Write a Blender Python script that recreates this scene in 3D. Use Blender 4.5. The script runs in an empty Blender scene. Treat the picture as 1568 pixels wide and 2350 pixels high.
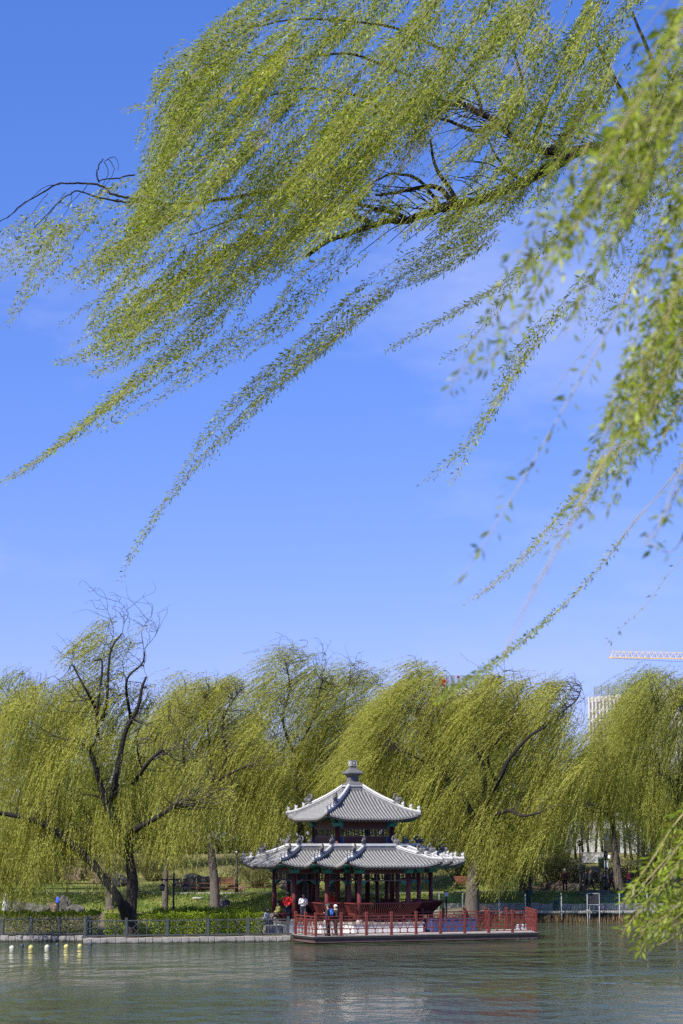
import bpy, bmesh, math, random
import numpy as np
from mathutils import Vector, Matrix, Quaternion
random.seed(7); RNG = np.random.default_rng(11)
R = math.radians
SC = bpy.context.scene
COL = SC.collection

# ------------------------------------------------------------------ camera model (used to survey the place from the photo)
H = 5.8; FD = 4573.0; CX, CY = 784.0, 1174.5
TH = math.atan((1928.0 - CY) / FD); CT, ST = math.cos(TH), math.sin(TH)
def W(x, y, Y):
    u = (x - CX) / FD; v = (CY - y) / FD
    t = Y / (CT - v * ST)
    return Vector((u * t, Y, H + t * (ST + v * CT)))
def W0(x, y, z):
    v = (CY - y) / FD
    return W(x, y, (z - H) / math.tan(TH + math.atan(v)))
def zat(y, Y): return H + Y * math.tan(TH + math.atan((CY - y) / FD))
def xat(x, Y, z): return (x - CX) / FD * (Y * CT + (z - H) * ST)
def Wnp(x, y, Y):
    u = (x - CX) / FD; v = (CY - y) / FD
    t = Y / (CT - v * ST)
    return np.stack([u * t, Y + 0 * t, H + t * (ST + v * CT)], -1)

# ------------------------------------------------------------------ tagging
def tag(o, label=None, cat=None, group=None, kind=None):
    if label: o['label'] = label
    if cat: o['category'] = cat
    if group: o['group'] = group
    if kind: o['kind'] = kind
    return o
def empty(name, loc, rz=0.0, label=None, cat=None, group=None):
    o = bpy.data.objects.new(name, None); COL.objects.link(o)
    o.location = loc; o.rotation_euler = (0, 0, rz); o.empty_display_size = .1
    return tag(o, label, cat, group)
def copy_tree(o, parent=None):
    c = o.copy(); COL.objects.link(c)
    if parent is not None: c.parent = parent
    for ch in list(o.children): copy_tree(ch, c)
    return c

# ------------------------------------------------------------------ materials
def mat(name, col, rough=.6, col2=None, scale=4.0, amount=.5, bump=0.0, bscale=None, spec=.4, stretch=(1, 1, 1), metal=0.0, detail=5):
    m = bpy.data.materials.new(name); m.use_nodes = True
    nt = m.node_tree; b = nt.nodes['Principled BSDF']
    b.inputs['Roughness'].default_value = rough; b.inputs['Specular IOR Level'].default_value = spec; b.inputs['Metallic'].default_value = metal
    b.inputs['Base Color'].default_value = (*col, 1)
    if col2 is not None or bump:
        tc = nt.nodes.new('ShaderNodeTexCoord'); mp = nt.nodes.new('ShaderNodeMapping')
        mp.inputs['Scale'].default_value = stretch
        nt.links.new(tc.outputs['Object'], mp.inputs['Vector'])
    if col2 is not None:
        n = nt.nodes.new('ShaderNodeTexNoise'); n.inputs['Scale'].default_value = scale; n.inputs['Detail'].default_value = detail
        n.inputs['Roughness'].default_value = .65
        r = nt.nodes.new('ShaderNodeValToRGB')
        r.color_ramp.elements[0].position = .5 - amount * .35; r.color_ramp.elements[1].position = .5 + amount * .35
        r.color_ramp.elements[0].color = (*col, 1); r.color_ramp.elements[1].color = (*col2, 1)
        nt.links.new(mp.outputs['Vector'], n.inputs['Vector']); nt.links.new(n.outputs['Fac'], r.inputs['Fac'])
        nt.links.new(r.outputs['Color'], b.inputs['Base Color'])
    if bump:
        n2 = nt.nodes.new('ShaderNodeTexNoise'); n2.inputs['Scale'].default_value = bscale or scale * 3; n2.inputs['Detail'].default_value = 6
        bp = nt.nodes.new('ShaderNodeBump'); bp.inputs['Strength'].default_value = bump; bp.inputs['Distance'].default_value = .05
        nt.links.new(mp.outputs['Vector'], n2.inputs['Vector']); nt.links.new(n2.outputs['Fac'], bp.inputs['Height'])
        nt.links.new(bp.outputs['Normal'], b.inputs['Normal'])
    return m
def leaf_mat(name, ca, cb, trans=.35, rough=.45, tcol=None, spec=.4):
    m = bpy.data.materials.new(name); m.use_nodes = True
    nt = m.node_tree; b = nt.nodes['Principled BSDF']; out = nt.nodes['Material Output']
    at = nt.nodes.new('ShaderNodeAttribute'); at.attribute_name = 'tint'
    mx = nt.nodes.new('ShaderNodeValToRGB')
    mx.color_ramp.elements[0].color = (*ca, 1); mx.color_ramp.elements[1].color = (*cb, 1)
    nt.links.new(at.outputs['Fac'], mx.inputs['Fac'])
    b.inputs['Roughness'].default_value = rough; b.inputs['Specular IOR Level'].default_value = spec
    nt.links.new(mx.outputs['Color'], b.inputs['Base Color'])
    tr = nt.nodes.new('ShaderNodeBsdfTranslucent')
    hs = nt.nodes.new('ShaderNodeMix'); hs.data_type = 'RGBA'; hs.blend_type = 'MULTIPLY'; hs.inputs[0].default_value = 1
    hs.inputs[7].default_value = (*(tcol or (1.25, 1.15, .5)), 1)
    nt.links.new(mx.outputs['Color'], hs.inputs[6]); nt.links.new(hs.outputs[2], tr.inputs['Color'])
    ms = nt.nodes.new('ShaderNodeMixShader'); ms.inputs[0].default_value = trans
    nt.links.new(b.outputs[0], ms.inputs[1]); nt.links.new(tr.outputs[0], ms.inputs[2]); nt.links.new(ms.outputs[0], out.inputs['Surface'])
    return m
M = {}
M['red'] = mat('red_paint', (.135, .026, .024), .5, (.17, .04, .034), 6, .8, .12, 30)
M['redrail'] = mat('rail_red_paint', (.13, .028, .022), .6, (.23, .055, .042), 3, .9, .15, 30)
M['reddark'] = mat('oxblood_board', (.085, .02, .016), .55, (.11, .03, .024), 5, .8)
M['tile'] = mat('grey_roof_tile', (.11, .11, .113), .85, (.39, .39, .39), 7, 1.4, .5, 22)
M['tilebed'] = mat('grey_tile_bed', (.035, .035, .038), .9, (.12, .12, .125), 9, 1.1, .4, 26)
M['ridge'] = mat('ridge_plaster', (.42, .42, .42), .75, (.70, .70, .70), 6, 1.0, .25, 24)
M['ridgeside'] = mat('ridge_grey_brick', (.10, .10, .105), .8, (.30, .30, .305), 6, .9, .3, 24)
M['beast'] = mat('grey_clay', (.055, .055, .058), .85, (.22, .22, .225), 14, .9, .3, 40)
M['green'] = mat('bracket_green', (.02, .17, .14), .55, (.06, .30, .25), 9, .9)
M['blue'] = mat('bracket_blue', (.015, .022, .13), .6, (.03, .05, .22), 9, .8)
M['soffit'] = mat('soffit_brown', (.045, .02, .015), .8, (.07, .03, .02), 6, .8)
M['lattice'] = mat('lattice_dark', (.018, .024, .026), .6, (.035, .055, .06), 8, .8)
M['latframe'] = mat('lattice_frame', (.14, .09, .09), .6, (.2, .13, .13), 8, .8)
M['steel'] = mat('fence_grey_paint', (.055, .066, .062), .5, (.095, .11, .105), 8, .8, .1, 40)
M['black'] = mat('black_iron', (.012, .012, .013), .45, (.022, .022, .022), 8, .6)
M['glass'] = mat('lamp_glass', (.22, .22, .20), .2, (.34, .34, .31), 6, .6)
M['deckbrown'] = mat('fascia_brown', (.08, .048, .045), .7, (.16, .10, .095), 3, .9, .2, 20, stretch=(1, 1, .3))
M['deckboard'] = mat('deck_grey', (.30, .27, .26), .8, (.46, .43, .42), 3, .9, .2, 24)
M['nearblack'] = mat('fascia_top_dark', (.018, .017, .018), .7, (.035, .032, .032), 4, .8)
M['granite'] = mat('quay_granite', (.26, .235, .22), .85, (.50, .46, .43), 3.2, 1.0, .5, 16)
M['quaycap'] = mat('quay_coping', (.30, .28, .26), .85, (.42, .39, .36), 3, .8, .3, 18)
M['rock'] = mat('garden_rock', (.04, .039, .035), .9, (.17, .16, .15), 1.6, .9, .7, 5)
M['rockwarm'] = mat('garden_rock_warm', (.10, .07, .05), .9, (.27, .20, .15), 1.6, .9, .7, 5)
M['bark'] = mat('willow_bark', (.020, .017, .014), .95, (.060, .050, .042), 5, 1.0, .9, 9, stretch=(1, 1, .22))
M['barklit'] = mat('willow_bark_sunlit', (.06, .05, .042), .95, (.17, .145, .12), 5, 1.0, .9, 9, stretch=(1, 1, .22))  # lighter copy of the bark, with sunlight painted into its colour
M['limb'] = mat('willow_limb', (.010, .009, .008), .95, (.034, .029, .025), 7, 1.0, .8, 14)
M['twigdark'] = mat('willow_twig_brown', (.035, .030, .024), .8, (.075, .065, .05), 3, .8)
M['twig'] = mat('willow_twig_straw', (.30, .26, .10), .6, (.42, .37, .17), 3, .8)
M['bench'] = mat('bench_timber', (.17, .06, .04), .6, (.25, .10, .065), 6, .9)
M['board'] = mat('board_black', (.018, .019, .026), .7, (.03, .031, .04), 4, .6)
M['white'] = mat('white_paint', (.72, .73, .74), .5, (.8, .8, .81), 4, .6)
M['whitewall'] = mat('white_render', (.42, .42, .44), .8, (.60, .60, .62), .6, .8)
M['pillar'] = mat('white_pillar_stone', (.52, .54, .58), .7, (.66, .68, .72), 4, .8)
M['post'] = mat('galvanised_post', (.36, .38, .38), .5, (.48, .5, .5), 6, .8)
M['mesh'] = mat('green_wire', (.015, .085, .06), .5, (.02, .11, .08), 6, .5)
M['picket'] = mat('picket_green', (.02, .045, .035), .6, (.035, .07, .05), 6, .8)
M['concrete'] = mat('concrete', (.36, .34, .31), .9, (.52, .49, .45), 1.5, .9, .3, 12)
M['pathm'] = mat('path_paving', (.11, .105, .105), .9, (.18, .17, .165), 1.2, .9, .2, 12)
M['reed'] = leaf_mat('dry_reed', (.10, .065, .03), (.32, .23, .12), .15, .7, (1, 1, 1))
M['buoyy'] = mat('buoy_yellow', (.50, .42, .10), .55, (.62, .57, .27), 8, .9)
M['buoyw'] = mat('buoy_cream', (.5, .5, .40), .55, (.6, .59, .49), 8, .9)
M['buoyb'] = mat('buoy_pale_blue', (.50, .55, .80), .5, (.70, .73, .88), 5, .9)
M['float'] = mat('float_slate', (.05, .06, .085), .5, (.09, .105, .14), 8, .8)
M['tarp'] = mat('blue_tarp', (.03, .05, .14), .6, (.055, .085, .21), 3, .9, .4, 8)
M['binm'] = mat('bin_green', (.02, .05, .055), .5, (.03, .07, .075), 5, .7)
M['stonew'] = mat('tower_stone', (.46, .44, .43), .8, (.56, .54, .53), .25, .8)
M['towerglass'] = mat('tower_glass', (.03, .045, .08), .15, (.05, .07, .12), .3, .7)
M['screen'] = mat('roof_screen_steel', (.16, .19, .25), .5, (.24, .27, .33), .3, .7)
M['signred'] = mat('sign_red', (.55, .02, .02), .5, (.65, .03, .03), .3, .5)
M['crane'] = mat('crane_yellow', (.80, .55, .22), .5, (.86, .64, .32), .4, .7)
M['cable'] = mat('steel_cable', (.12, .13, .18), .5)
# leaves
M['lf_near'] = leaf_mat('leaf_young_willow', (.075, .15, .010), (.45, .54, .045), .42, .5, spec=.5)
M['lf_close'] = leaf_mat('leaf_young_willow_close', (.09, .17, .012), (.36, .45, .04), .42, .42)
M['lf_a'] = leaf_mat('leaf_willow_yellow', (.18, .20, .03), (.55, .555, .115), .40, .6)
M['lf_b'] = leaf_mat('leaf_willow_olive', (.16, .185, .028), (.49, .51, .10), .40, .6)
M['lf_c'] = leaf_mat('leaf_willow_deep', (.14, .18, .026), (.42, .465, .085), .40, .6)
M['lf_hedge'] = leaf_mat('leaf_hedge', (.12, .20, .012), (.42, .52, .035), .3, .45)
M['lf_hedged'] = leaf_mat('leaf_hedge_dark', (.08, .15, .012), (.30, .40, .03), .3, .45)
M['lf_bush'] = leaf_mat('leaf_bush_olive', (.06, .07, .018), (.20, .20, .06), .25, .6)
M['lf_grass'] = leaf_mat('blade_grass', (.09, .155, .025), (.38, .40, .10), .3, .6)
M['lf_dark'] = leaf_mat('leaf_conifer', (.02, .035, .012), (.07, .10, .03), .2, .6)
M['lf_pale'] = leaf_mat('twig_pale', (.16, .14, .12), (.40, .36, .32), .15, .7, (1, 1, 1))

# ------------------------------------------------------------------ mesh builder
class MB:
    def __init__(s): s.v = []; s.f = []; s.m = []; s.sm = []
    def add(s, vs, fs, mi=0, smooth=False):
        b = len(s.v); s.v.extend([tuple(v) for v in vs])
        for f in fs: s.f.append(tuple(i + b for i in f)); s.m.append(mi); s.sm.append(smooth)
        return s
    def box(s, c, size, rz=0.0, mi=0, taper=1.0, ax=None):
        hx, hy, hz = size[0] / 2, size[1] / 2, size[2] / 2
        vs = [(x * (taper if z > 0 else 1), y * (taper if z > 0 else 1), z) for z in (-hz, hz) for x, y in ((-hx, -hy), (hx, -hy), (hx, hy), (-hx, hy))]
        q = Matrix.Rotation(rz, 3, 'Z') if ax is None else ax
        c = Vector(c)
        return s.add([c + q @ Vector(v) for v in vs], [(3, 2, 1, 0), (4, 5, 6, 7), (0, 1, 5, 4), (1, 2, 6, 5), (2, 3, 7, 6), (3, 0, 4, 7)], mi)
    def bar(s, a, b, w, h=None, mi=0, up=(0, 0, 1)):
        a, b = Vector(a), Vector(b); h = h or w; d = (b - a)
        L = d.length
        if L < 1e-6: return s
        d /= L; u = Vector(up)
        sx = d.cross(u)
        if sx.length < 1e-3: sx = d.cross(Vector((0, 1, 0)))
        sx.normalize(); sz = sx.cross(d)
        return s.box((a + b) / 2, (L, w, h), mi=mi, ax=Matrix((d, sx, sz)).transposed())
    def tube(s, pts, rad, n=6, mi=0, caps=True, smooth=True, jitter=0.0):
        pts = [Vector(p) for p in pts]; K = len(pts)
        if not hasattr(rad, '__len__'): rad = [rad] * K
        vs = []; ref = Vector((.31, .83, .21)).normalized(); prev = None
        for i, p in enumerate(pts):
            t = (pts[min(i + 1, K - 1)] - pts[max(i - 1, 0)])
            t = t.normalized() if t.length > 1e-9 else Vector((0, 0, 1))
            if prev is None:
                a = t.cross(ref)
                if a.length < .1: a = t.cross(Vector((1, 0, 0)))
            else: a = prev - t * prev.dot(t)
            a.normalize(); prev = a; b = t.cross(a)
            for k in range(n):
                g = 2 * math.pi * k / n; r = rad[i] * (1 + (random.uniform(-jitter, jitter) if jitter else 0))
                vs.append(p + (a * math.cos(g) + b * math.sin(g)) * r)
        fs = [(i * n + k, i * n + (k + 1) % n, (i + 1) * n + (k + 1) % n, (i + 1) * n + k) for i in range(K - 1) for k in range(n)]
        if caps: fs += [tuple(range(n - 1, -1, -1)), tuple(range((K - 1) * n, K * n))]
        return s.add(vs, fs, mi, smooth)
    def etube(s, pts, rx, ry, n=12, mi=0):
        K = len(pts); vs = []
        for p, a, b in zip(pts, rx, ry):
            for k in range(n):
                g = 2 * math.pi * k / n; vs.append((p[0] + a * math.cos(g), p[1] + b * math.sin(g), p[2]))
        fs = [(i * n + k, i * n + (k + 1) % n, (i + 1) * n + (k + 1) % n, (i + 1) * n + k) for i in range(K - 1) for k in range(n)]
        fs += [tuple(range(n - 1, -1, -1)), tuple(range((K - 1) * n, K * n))]
        return s.add(vs, fs, mi, True)
    def lathe(s, prof, c=(0, 0, 0), n=16, mi=0, smooth=True, square=False, rz=0.0):
        m = 4 if square else n; vs = []
        for r, z in prof:
            for k in range(m):
                g = 2 * math.pi * (k + (.5 if square else 0)) / m + rz; q = r * (1.41421 if square else 1)
                vs.append((c[0] + q * math.cos(g), c[1] + q * math.sin(g), c[2] + z))
        K = len(prof)
        fs = [(i * m + k, i * m + (k + 1) % m, (i + 1) * m + (k + 1) % m, (i + 1) * m + k) for i in range(K - 1) for k in range(m)]
        fs += [tuple(range(m - 1, -1, -1)), tuple(range((K - 1) * m, K * m))]
        return s.add(vs, fs, mi, smooth and not square)
    def ball(s, c, r, n=10, m=7, mi=0, ax=None, top=1.0, bot=-1.0):
        if not hasattr(r, '__len__'): r = (r, r, r)
        vs = []; c = Vector(c)
        for j in range(m + 1):
            zz = math.pi * (-.5 + j / m); z = math.sin(zz); w = math.cos(zz)
            if z > top: z = top
            if z < bot: z = bot
            for k in range(n):
                g = 2 * math.pi * k / n; p = Vector((r[0] * max(w, .02) * math.cos(g), r[1] * max(w, .02) * math.sin(g), r[2] * z))
                vs.append(c + (ax @ p if ax is not None else p))
        fs = [(i * n + k, i * n + (k + 1) % n, (i + 1) * n + (k + 1) % n, (i + 1) * n + k) for i in range(m) for k in range(n)]
        fs += [tuple(range(n - 1, -1, -1)), tuple(range(m * n, (m + 1) * n))]
        return s.add(vs, fs, mi, True)
    def prism(s, poly, z0, z1, mi=0):
        n = len(poly); vs = [(x, y, z0) for x, y in poly] + [(x, y, z1) for x, y in poly]
        return s.add(vs, [tuple(range(n - 1, -1, -1)), tuple(range(n, 2 * n))] + [(i, (i + 1) % n, n + (i + 1) % n, n + i) for i in range(n)], mi)
    def mesh(s, name, mats):
        me = bpy.data.meshes.new(name); me.from_pydata(s.v, [], s.f)
        for m in (mats if isinstance(mats, (list, tuple)) else [mats]): me.materials.append(m)
        me.polygons.foreach_set('material_index', s.m); me.polygons.foreach_set('use_smooth', s.sm)
        me.update(); return me
    def build(s, name, mats, parent=None, loc=None):
        if not s.v: return None
        if parent is None and loc is None:
            a = np.array(s.v); lo, hi = a.min(0), a.max(0); loc = ((lo[0] + hi[0]) / 2, (lo[1] + hi[1]) / 2, lo[2])
            s.v = [(x - loc[0], y - loc[1], z - loc[2]) for x, y, z in s.v]
        o = bpy.data.objects.new(name, s.mesh(name, mats)); COL.objects.link(o)
        if parent is not None: o.parent = parent
        if loc is not None: o.location = loc
        return o
def bevel_build(mb, name, mats, parent=None, loc=None, w=.01):
    o = mb.build(name, mats, parent, loc)
    bm = bmesh.new(); bm.from_mesh(o.data)
    bmesh.ops.bevel(bm, geom=bm.edges[:], offset=w, segments=1, affect='EDGES', clamp_overlap=True)
    bm.to_mesh(o.data); bm.free(); return o
def fast_mesh(name, verts, quads, mats, tint=None, mi=None, smooth=False):
    me = bpy.data.meshes.new(name); nv, nf = len(verts), len(quads); k = quads.shape[1]
    me.vertices.add(nv); me.loops.add(nf * k); me.polygons.add(nf)
    me.vertices.foreach_set('co', np.ascontiguousarray(verts, np.float32).ravel())
    me.loops.foreach_set('vertex_index', np.ascontiguousarray(quads, np.int32).ravel())
    me.polygons.foreach_set('loop_start', np.arange(0, nf * k, k, dtype=np.int32))
    me.polygons.foreach_set('loop_total', np.full(nf, k, np.int32))
    if mi is not None: me.polygons.foreach_set('material_index', np.asarray(mi, np.int32))
    for m in mats: me.materials.append(m)
    me.update(calc_edges=True)
    if tint is not None:
        a = me.attributes.new('tint', 'FLOAT', 'FACE'); a.data.foreach_set('value', np.asarray(tint, np.float32))
    return me
def link_mesh(name, me, parent=None, loc=(0, 0, 0)):
    o = bpy.data.objects.new(name, me); COL.objects.link(o); o.location = loc
    if parent is not None: o.parent = parent
    return o

# ------------------------------------------------------------------ leaves
def norm(a): return a / np.maximum(np.linalg.norm(a, axis=-1, keepdims=True), 1e-9)
def leaf_quads(pos, d, ln, wd, fold=.0):
    n = len(pos); r = norm(RNG.normal(size=(n, 3))); side = norm(np.cross(d, r)); nr = np.cross(side, d)
    ln = ln[:, None]; wd = wd[:, None]
    v = np.empty((n, 4, 3)); v[:, 0] = pos
    mid = pos + d * ln * .45; v[:, 1] = mid + side * wd * .5 + nr * wd * fold
    v[:, 2] = pos + d * ln; v[:, 3] = mid - side * wd * .5 + nr * wd * fold
    return v.reshape(-1, 3), np.arange(n * 4).reshape(n, 4)
def along(P, spacing, jit=.3):
    seg = np.linalg.norm(np.diff(P, axis=0), axis=1); cum = np.concatenate([[0], np.cumsum(seg)]); L = cum[-1]
    n = max(int(L / spacing), 1); s = (np.arange(n) + .5 + RNG.uniform(-jit, jit, n)) * L / n; s = np.clip(s, 0, L * .9999)
    i = np.clip(np.searchsorted(cum, s) - 1, 0, len(seg) - 1); f = ((s - cum[i]) / np.maximum(seg[i], 1e-9))[:, None]
    return P[i] * (1 - f) + P[i + 1] * f, norm(P[i + 1] - P[i]), s / max(L, 1e-9)
def spline(pts, n):
    pts = np.asarray(pts, float); K = len(pts)
    if K < 3:
        t = np.linspace(0, 1, n)[:, None]; return pts[0] * (1 - t) + pts[-1] * t
    p = np.vstack([2 * pts[0] - pts[1], pts, 2 * pts[-1] - pts[-2]])
    u = np.linspace(0, K - 1 - 1e-6, n); i = u.astype(int); t = (u - i)[:, None]
    a, b, c, d = p[i], p[i + 1], p[i + 2], p[i + 3]
    return .5 * ((2 * b) + (-a + c) * t + (2 * a - 5 * b + 4 * c - d) * t ** 2 + (-a + 3 * b - 3 * c + d) * t ** 3)
def strips(paths, rads, n=3):
    V, Q = [], []; off = 0
    ang = np.arange(n) * 2 * np.pi / n
    for P, r in zip(paths, rads):
        K = len(P); t = norm(np.gradient(P, axis=0)); a = norm(np.cross(t, np.array([.3, .8, .2]))); b = np.cross(t, a)
        rr = (np.asarray(r) * np.ones(K))[:, None, None]
        ring = P[:, None] + rr * (a[:, None] * np.cos(ang)[None, :, None] + b[:, None] * np.sin(ang)[None, :, None])
        V.append(ring.reshape(-1, 3)); i = np.arange(K - 1)[:, None] * n; k = np.arange(n)[None]
        q = np.stack([i + k, i + (k + 1) % n, i + n + (k + 1) % n, i + n + k], -1).reshape(-1, 4) + off
        Q.append(q); off += K * n
    return (np.concatenate(V), np.concatenate(Q)) if V else (np.zeros((0, 3)), np.zeros((0, 4), int))
class Leaves:
    def __init__(s): s.p = []; s.d = []; s.l = []; s.w = []; s.t = []; s.paths = []; s.rads = []
    def put(s, p, d, l, w, t): s.p.append(p); s.d.append(d); s.l.append(l); s.w.append(w); s.t.append(t)
    def build(s, name, lmat, tmat, parent=None, fold=.18, n=3):
        V = []; Q = []; T = []; mi = []; off = 0
        if s.p:
            v, q = leaf_quads(np.concatenate(s.p), np.concatenate(s.d), np.concatenate(s.l), np.concatenate(s.w), fold)
            V.append(v); Q.append(q); T.append(np.concatenate(s.t)); mi.append(np.zeros(len(q), int)); off = len(v)
        if s.paths:
            v, q = strips(s.paths, s.rads, n); V.append(v); Q.append(q + off); T.append(np.zeros(len(q))); mi.append(np.ones(len(q), int))
        V = np.concatenate(V); c = np.zeros(3)
        me = fast_mesh(name, V - c, np.concatenate(Q), [lmat, tmat], np.concatenate(T), np.concatenate(mi))
        return link_mesh(name, me, parent, -Vector(parent.location) if parent is not None else (0, 0, 0))

def wet_band(m, z0, z1, k):      # tide line: the stone below it is stained dark
    n = m.node_tree; b = n.nodes['Principled BSDF']; src = b.inputs['Base Color'].links[0].from_socket
    tc = n.nodes.new('ShaderNodeTexCoord'); sp = n.nodes.new('ShaderNodeSeparateXYZ'); nz_ = n.nodes.new('ShaderNodeTexNoise'); nz_.inputs['Scale'].default_value = 2.5; nz_.inputs['Detail'].default_value = 6
    ma = n.nodes.new('ShaderNodeMath'); ma.operation = 'MULTIPLY_ADD'; ma.inputs[1].default_value = -.28
    n.links.new(tc.outputs['Object'], sp.inputs[0]); n.links.new(tc.outputs['Object'], nz_.inputs['Vector']); n.links.new(nz_.outputs['Fac'], ma.inputs[0]); n.links.new(sp.outputs['Z'], ma.inputs[2])
    mr = n.nodes.new('ShaderNodeMapRange'); mr.inputs[1].default_value = z0; mr.inputs[2].default_value = z1; mr.inputs[3].default_value = 1; mr.inputs[4].default_value = 0
    mx = n.nodes.new('ShaderNodeMix'); mx.data_type = 'RGBA'; mx.inputs[7].default_value = k; n.links.new(ma.outputs[0], mr.inputs[0]); n.links.new(mr.outputs[0], mx.inputs[0]); n.links.new(src, mx.inputs[6]); n.links.new(mx.outputs[2], b.inputs['Base Color'])
M['quaystone'] = mat('quay_granite_wet', (.23, .21, .195), .85, (.47, .44, .41), 3.2, 1.0, .5, 16)
wet_band(M['quaystone'], -.10, .02, (.045, .05, .035, 1))
# ------------------------------------------------------------------ world, sun
SUN_EL = 44.0; SUNV = Vector((-.68 * math.cos(R(SUN_EL)), -.733 * math.cos(R(SUN_EL)), math.sin(R(SUN_EL)))).normalized()
world = bpy.data.worlds.new('World'); SC.world = world; world.use_nodes = True
nt = world.node_tree; bg = nt.nodes['Background']
sky = nt.nodes.new('ShaderNodeTexSky'); sky.sky_type = 'NISHITA'; sky.sun_disc = False
sky.sun_elevation = R(SUN_EL); sky.sun_rotation = math.atan2(SUNV.x, SUNV.y)
sky.altitude = 50; sky.air_density = 1.0; sky.dust_density = .25; sky.ozone_density = 4.0
hsv = nt.nodes.new('ShaderNodeHueSaturation'); hsv.inputs['Saturation'].default_value = 1.28
tint = nt.nodes.new('ShaderNodeMix'); tint.data_type = 'RGBA'; tint.blend_type = 'MULTIPLY'; tint.inputs[0].default_value = 1
tint.inputs[7].default_value = (1.21, 1.21, 2.18) + (1,)
gam = nt.nodes.new('ShaderNodeGamma'); gam.inputs[1].default_value = .65
nt.links.new(sky.outputs[0], hsv.inputs['Color']); nt.links.new(hsv.outputs[0], gam.inputs[0]); nt.links.new(gam.outputs[0], tint.inputs[6])
tc = nt.nodes.new('ShaderNodeTexCoord'); mp = nt.nodes.new('ShaderNodeMapping'); mp.inputs['Scale'].default_value = (2.2, 2.2, 6.0); mp.inputs['Location'].default_value = (8.3, 2.69, .9); mp.inputs['Rotation'].default_value = (0, 0, R(4.5))
nz = nt.nodes.new('ShaderNodeTexNoise'); nz.inputs['Scale'].default_value = 1.7; nz.inputs['Detail'].default_value = 7; nz.inputs['Roughness'].default_value = .55
cr = nt.nodes.new('ShaderNodeValToRGB'); cr.color_ramp.elements[0].position = .50; cr.color_ramp.elements[1].position = .72
cr.color_ramp.elements[1].color = (.62, .62, .62, 1)
sz = nt.nodes.new('ShaderNodeSeparateXYZ'); nt.links.new(tc.outputs['Generated'], sz.inputs[0])
zen = nt.nodes.new('ShaderNodeMapRange'); zen.inputs[1].default_value = .40; zen.inputs[2].default_value = .75; zen.inputs[3].default_value = 1.0; zen.inputs[4].default_value = .36
nt.links.new(sz.outputs['Z'], zen.inputs[0])
zm_ = nt.nodes.new('ShaderNodeVectorMath'); zm_.operation = 'SCALE'
nt.links.new(tc.outputs['Generated'], mp.inputs['Vector']); nt.links.new(mp.outputs[0], nz.inputs['Vector']); nt.links.new(nz.outputs['Fac'], cr.inputs['Fac'])
cl = nt.nodes.new('ShaderNodeMix'); cl.data_type = 'RGBA'; cl.inputs[7].default_value = (3.9, 4.5, 7.2, 1)
nt.links.new(cr.outputs['Color'], cl.inputs[0]); nt.links.new(tint.outputs[2], cl.inputs[6]); nt.links.new(cl.outputs[2], zm_.inputs[0]); nt.links.new(zen.outputs[0], zm_.inputs['Scale']); nt.links.new(zm_.outputs[0], bg.inputs['Color'])
bg.inputs['Strength'].default_value = .112
sl = bpy.data.lights.new('sun', 'SUN'); sl.energy = 5.0; sl.angle = R(.53); sl.color = (1.0, .95, .86)
so = bpy.data.objects.new('sun', sl); COL.objects.link(so); so.rotation_euler = SUNV.to_track_quat('Z', 'Y').to_euler(); so.location = (-30, -40, 60)

# ------------------------------------------------------------------ terrain
QL = W0(191, 2167, 0); QR = W0(668, 2161.5, 0); QL2 = W0(191, 2161.3, 0)
DKA = W0(721, 2166, 0); DKB = W0(1237, 2155, 0); DKE = W0(673, 2160.5, 0)
BANK = 146.0
def shore(x):
    return np.interp(x, [-200, QL.x - .01, QL.x, QR.x, QR.x + .3, 5.5, 9.5, 200], [QL2.y, QL2.y, QL.y, QR.y, QR.y + 3.0, 118.5, BANK, BANK]) 
def sst(a, b, x): t = np.clip((x - a) / (b - a), 0, 1); return t * t * (3 - 2 * t)
def gh(x, y):
    x = np.asarray(x, float); y = np.asarray(y, float)
    d = y - shore(x) - .35
    right = sst(5, 10, x)
    land = .30 + .25 * sst(2, 14, d)
    land = land * (1 - right) + right * (.60 + .55 * sst(2.3, 2.5, d))
    lawn = sst(149.5, 156, y)
    land = land + (1.85 - .1 * (1 - right) - land) * lawn
    hill = np.clip(y - 158.5, 0, 30) * .088
    bump = .16 * np.sin(x * .41 + y * .3) * np.sin(y * .37 - x * .13) * sst(150, 153, y) * (1 - sst(155, 155.4, y) * (1 - sst(158.6, 160, y)))
    z = land + hill + bump
    z = np.where(y > 300, 4.4, z)
    z = -1.6 + (z + 1.6) * sst(-.3, .15, d)
    nb = 3.9 + .15 * np.sin(x * .5) - 5.6 * sst(15, 28, y)
    return np.where(y < 40, np.maximum(nb, -1.6), z)
def G(x, y): return float(gh(x, y))
def axis(parts): return np.unique(np.concatenate([np.arange(a, b, s) for a, b, s in parts]).round(4))
gx = axis([(-3000, -300, 300), (-300, -60, 20), (-60, -30, 2), (-30, 40, .4), (40, 80, 2), (80, 300, 20), (300, 3001, 300)])
gy = axis([(-400, -20, 40), (-20, 40, 2), (40, 108, 6), (108, 120, .25), (120, 144, 1), (144, 162, .25), (162, 200, 1), (200, 400, 20), (400, 6001, 400)])
X, Y_ = np.meshgrid(gx, gy, indexing='ij'); Z = gh(X, Y_)
nx, ny = X.shape; idx = np.arange(nx * ny).reshape(nx, ny)
quads = np.stack([idx[:-1, :-1], idx[1:, :-1], idx[1:, 1:], idx[:-1, 1:]], -1).reshape(-1, 4)
gm = bpy.data.materials.new('ground_grass_dirt'); gm.use_nodes = True
n = gm.node_tree; b = n.nodes['Principled BSDF']; b.inputs['Roughness'].default_value = .95; b.inputs['Specular IOR Level'].default_value = .15
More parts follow.
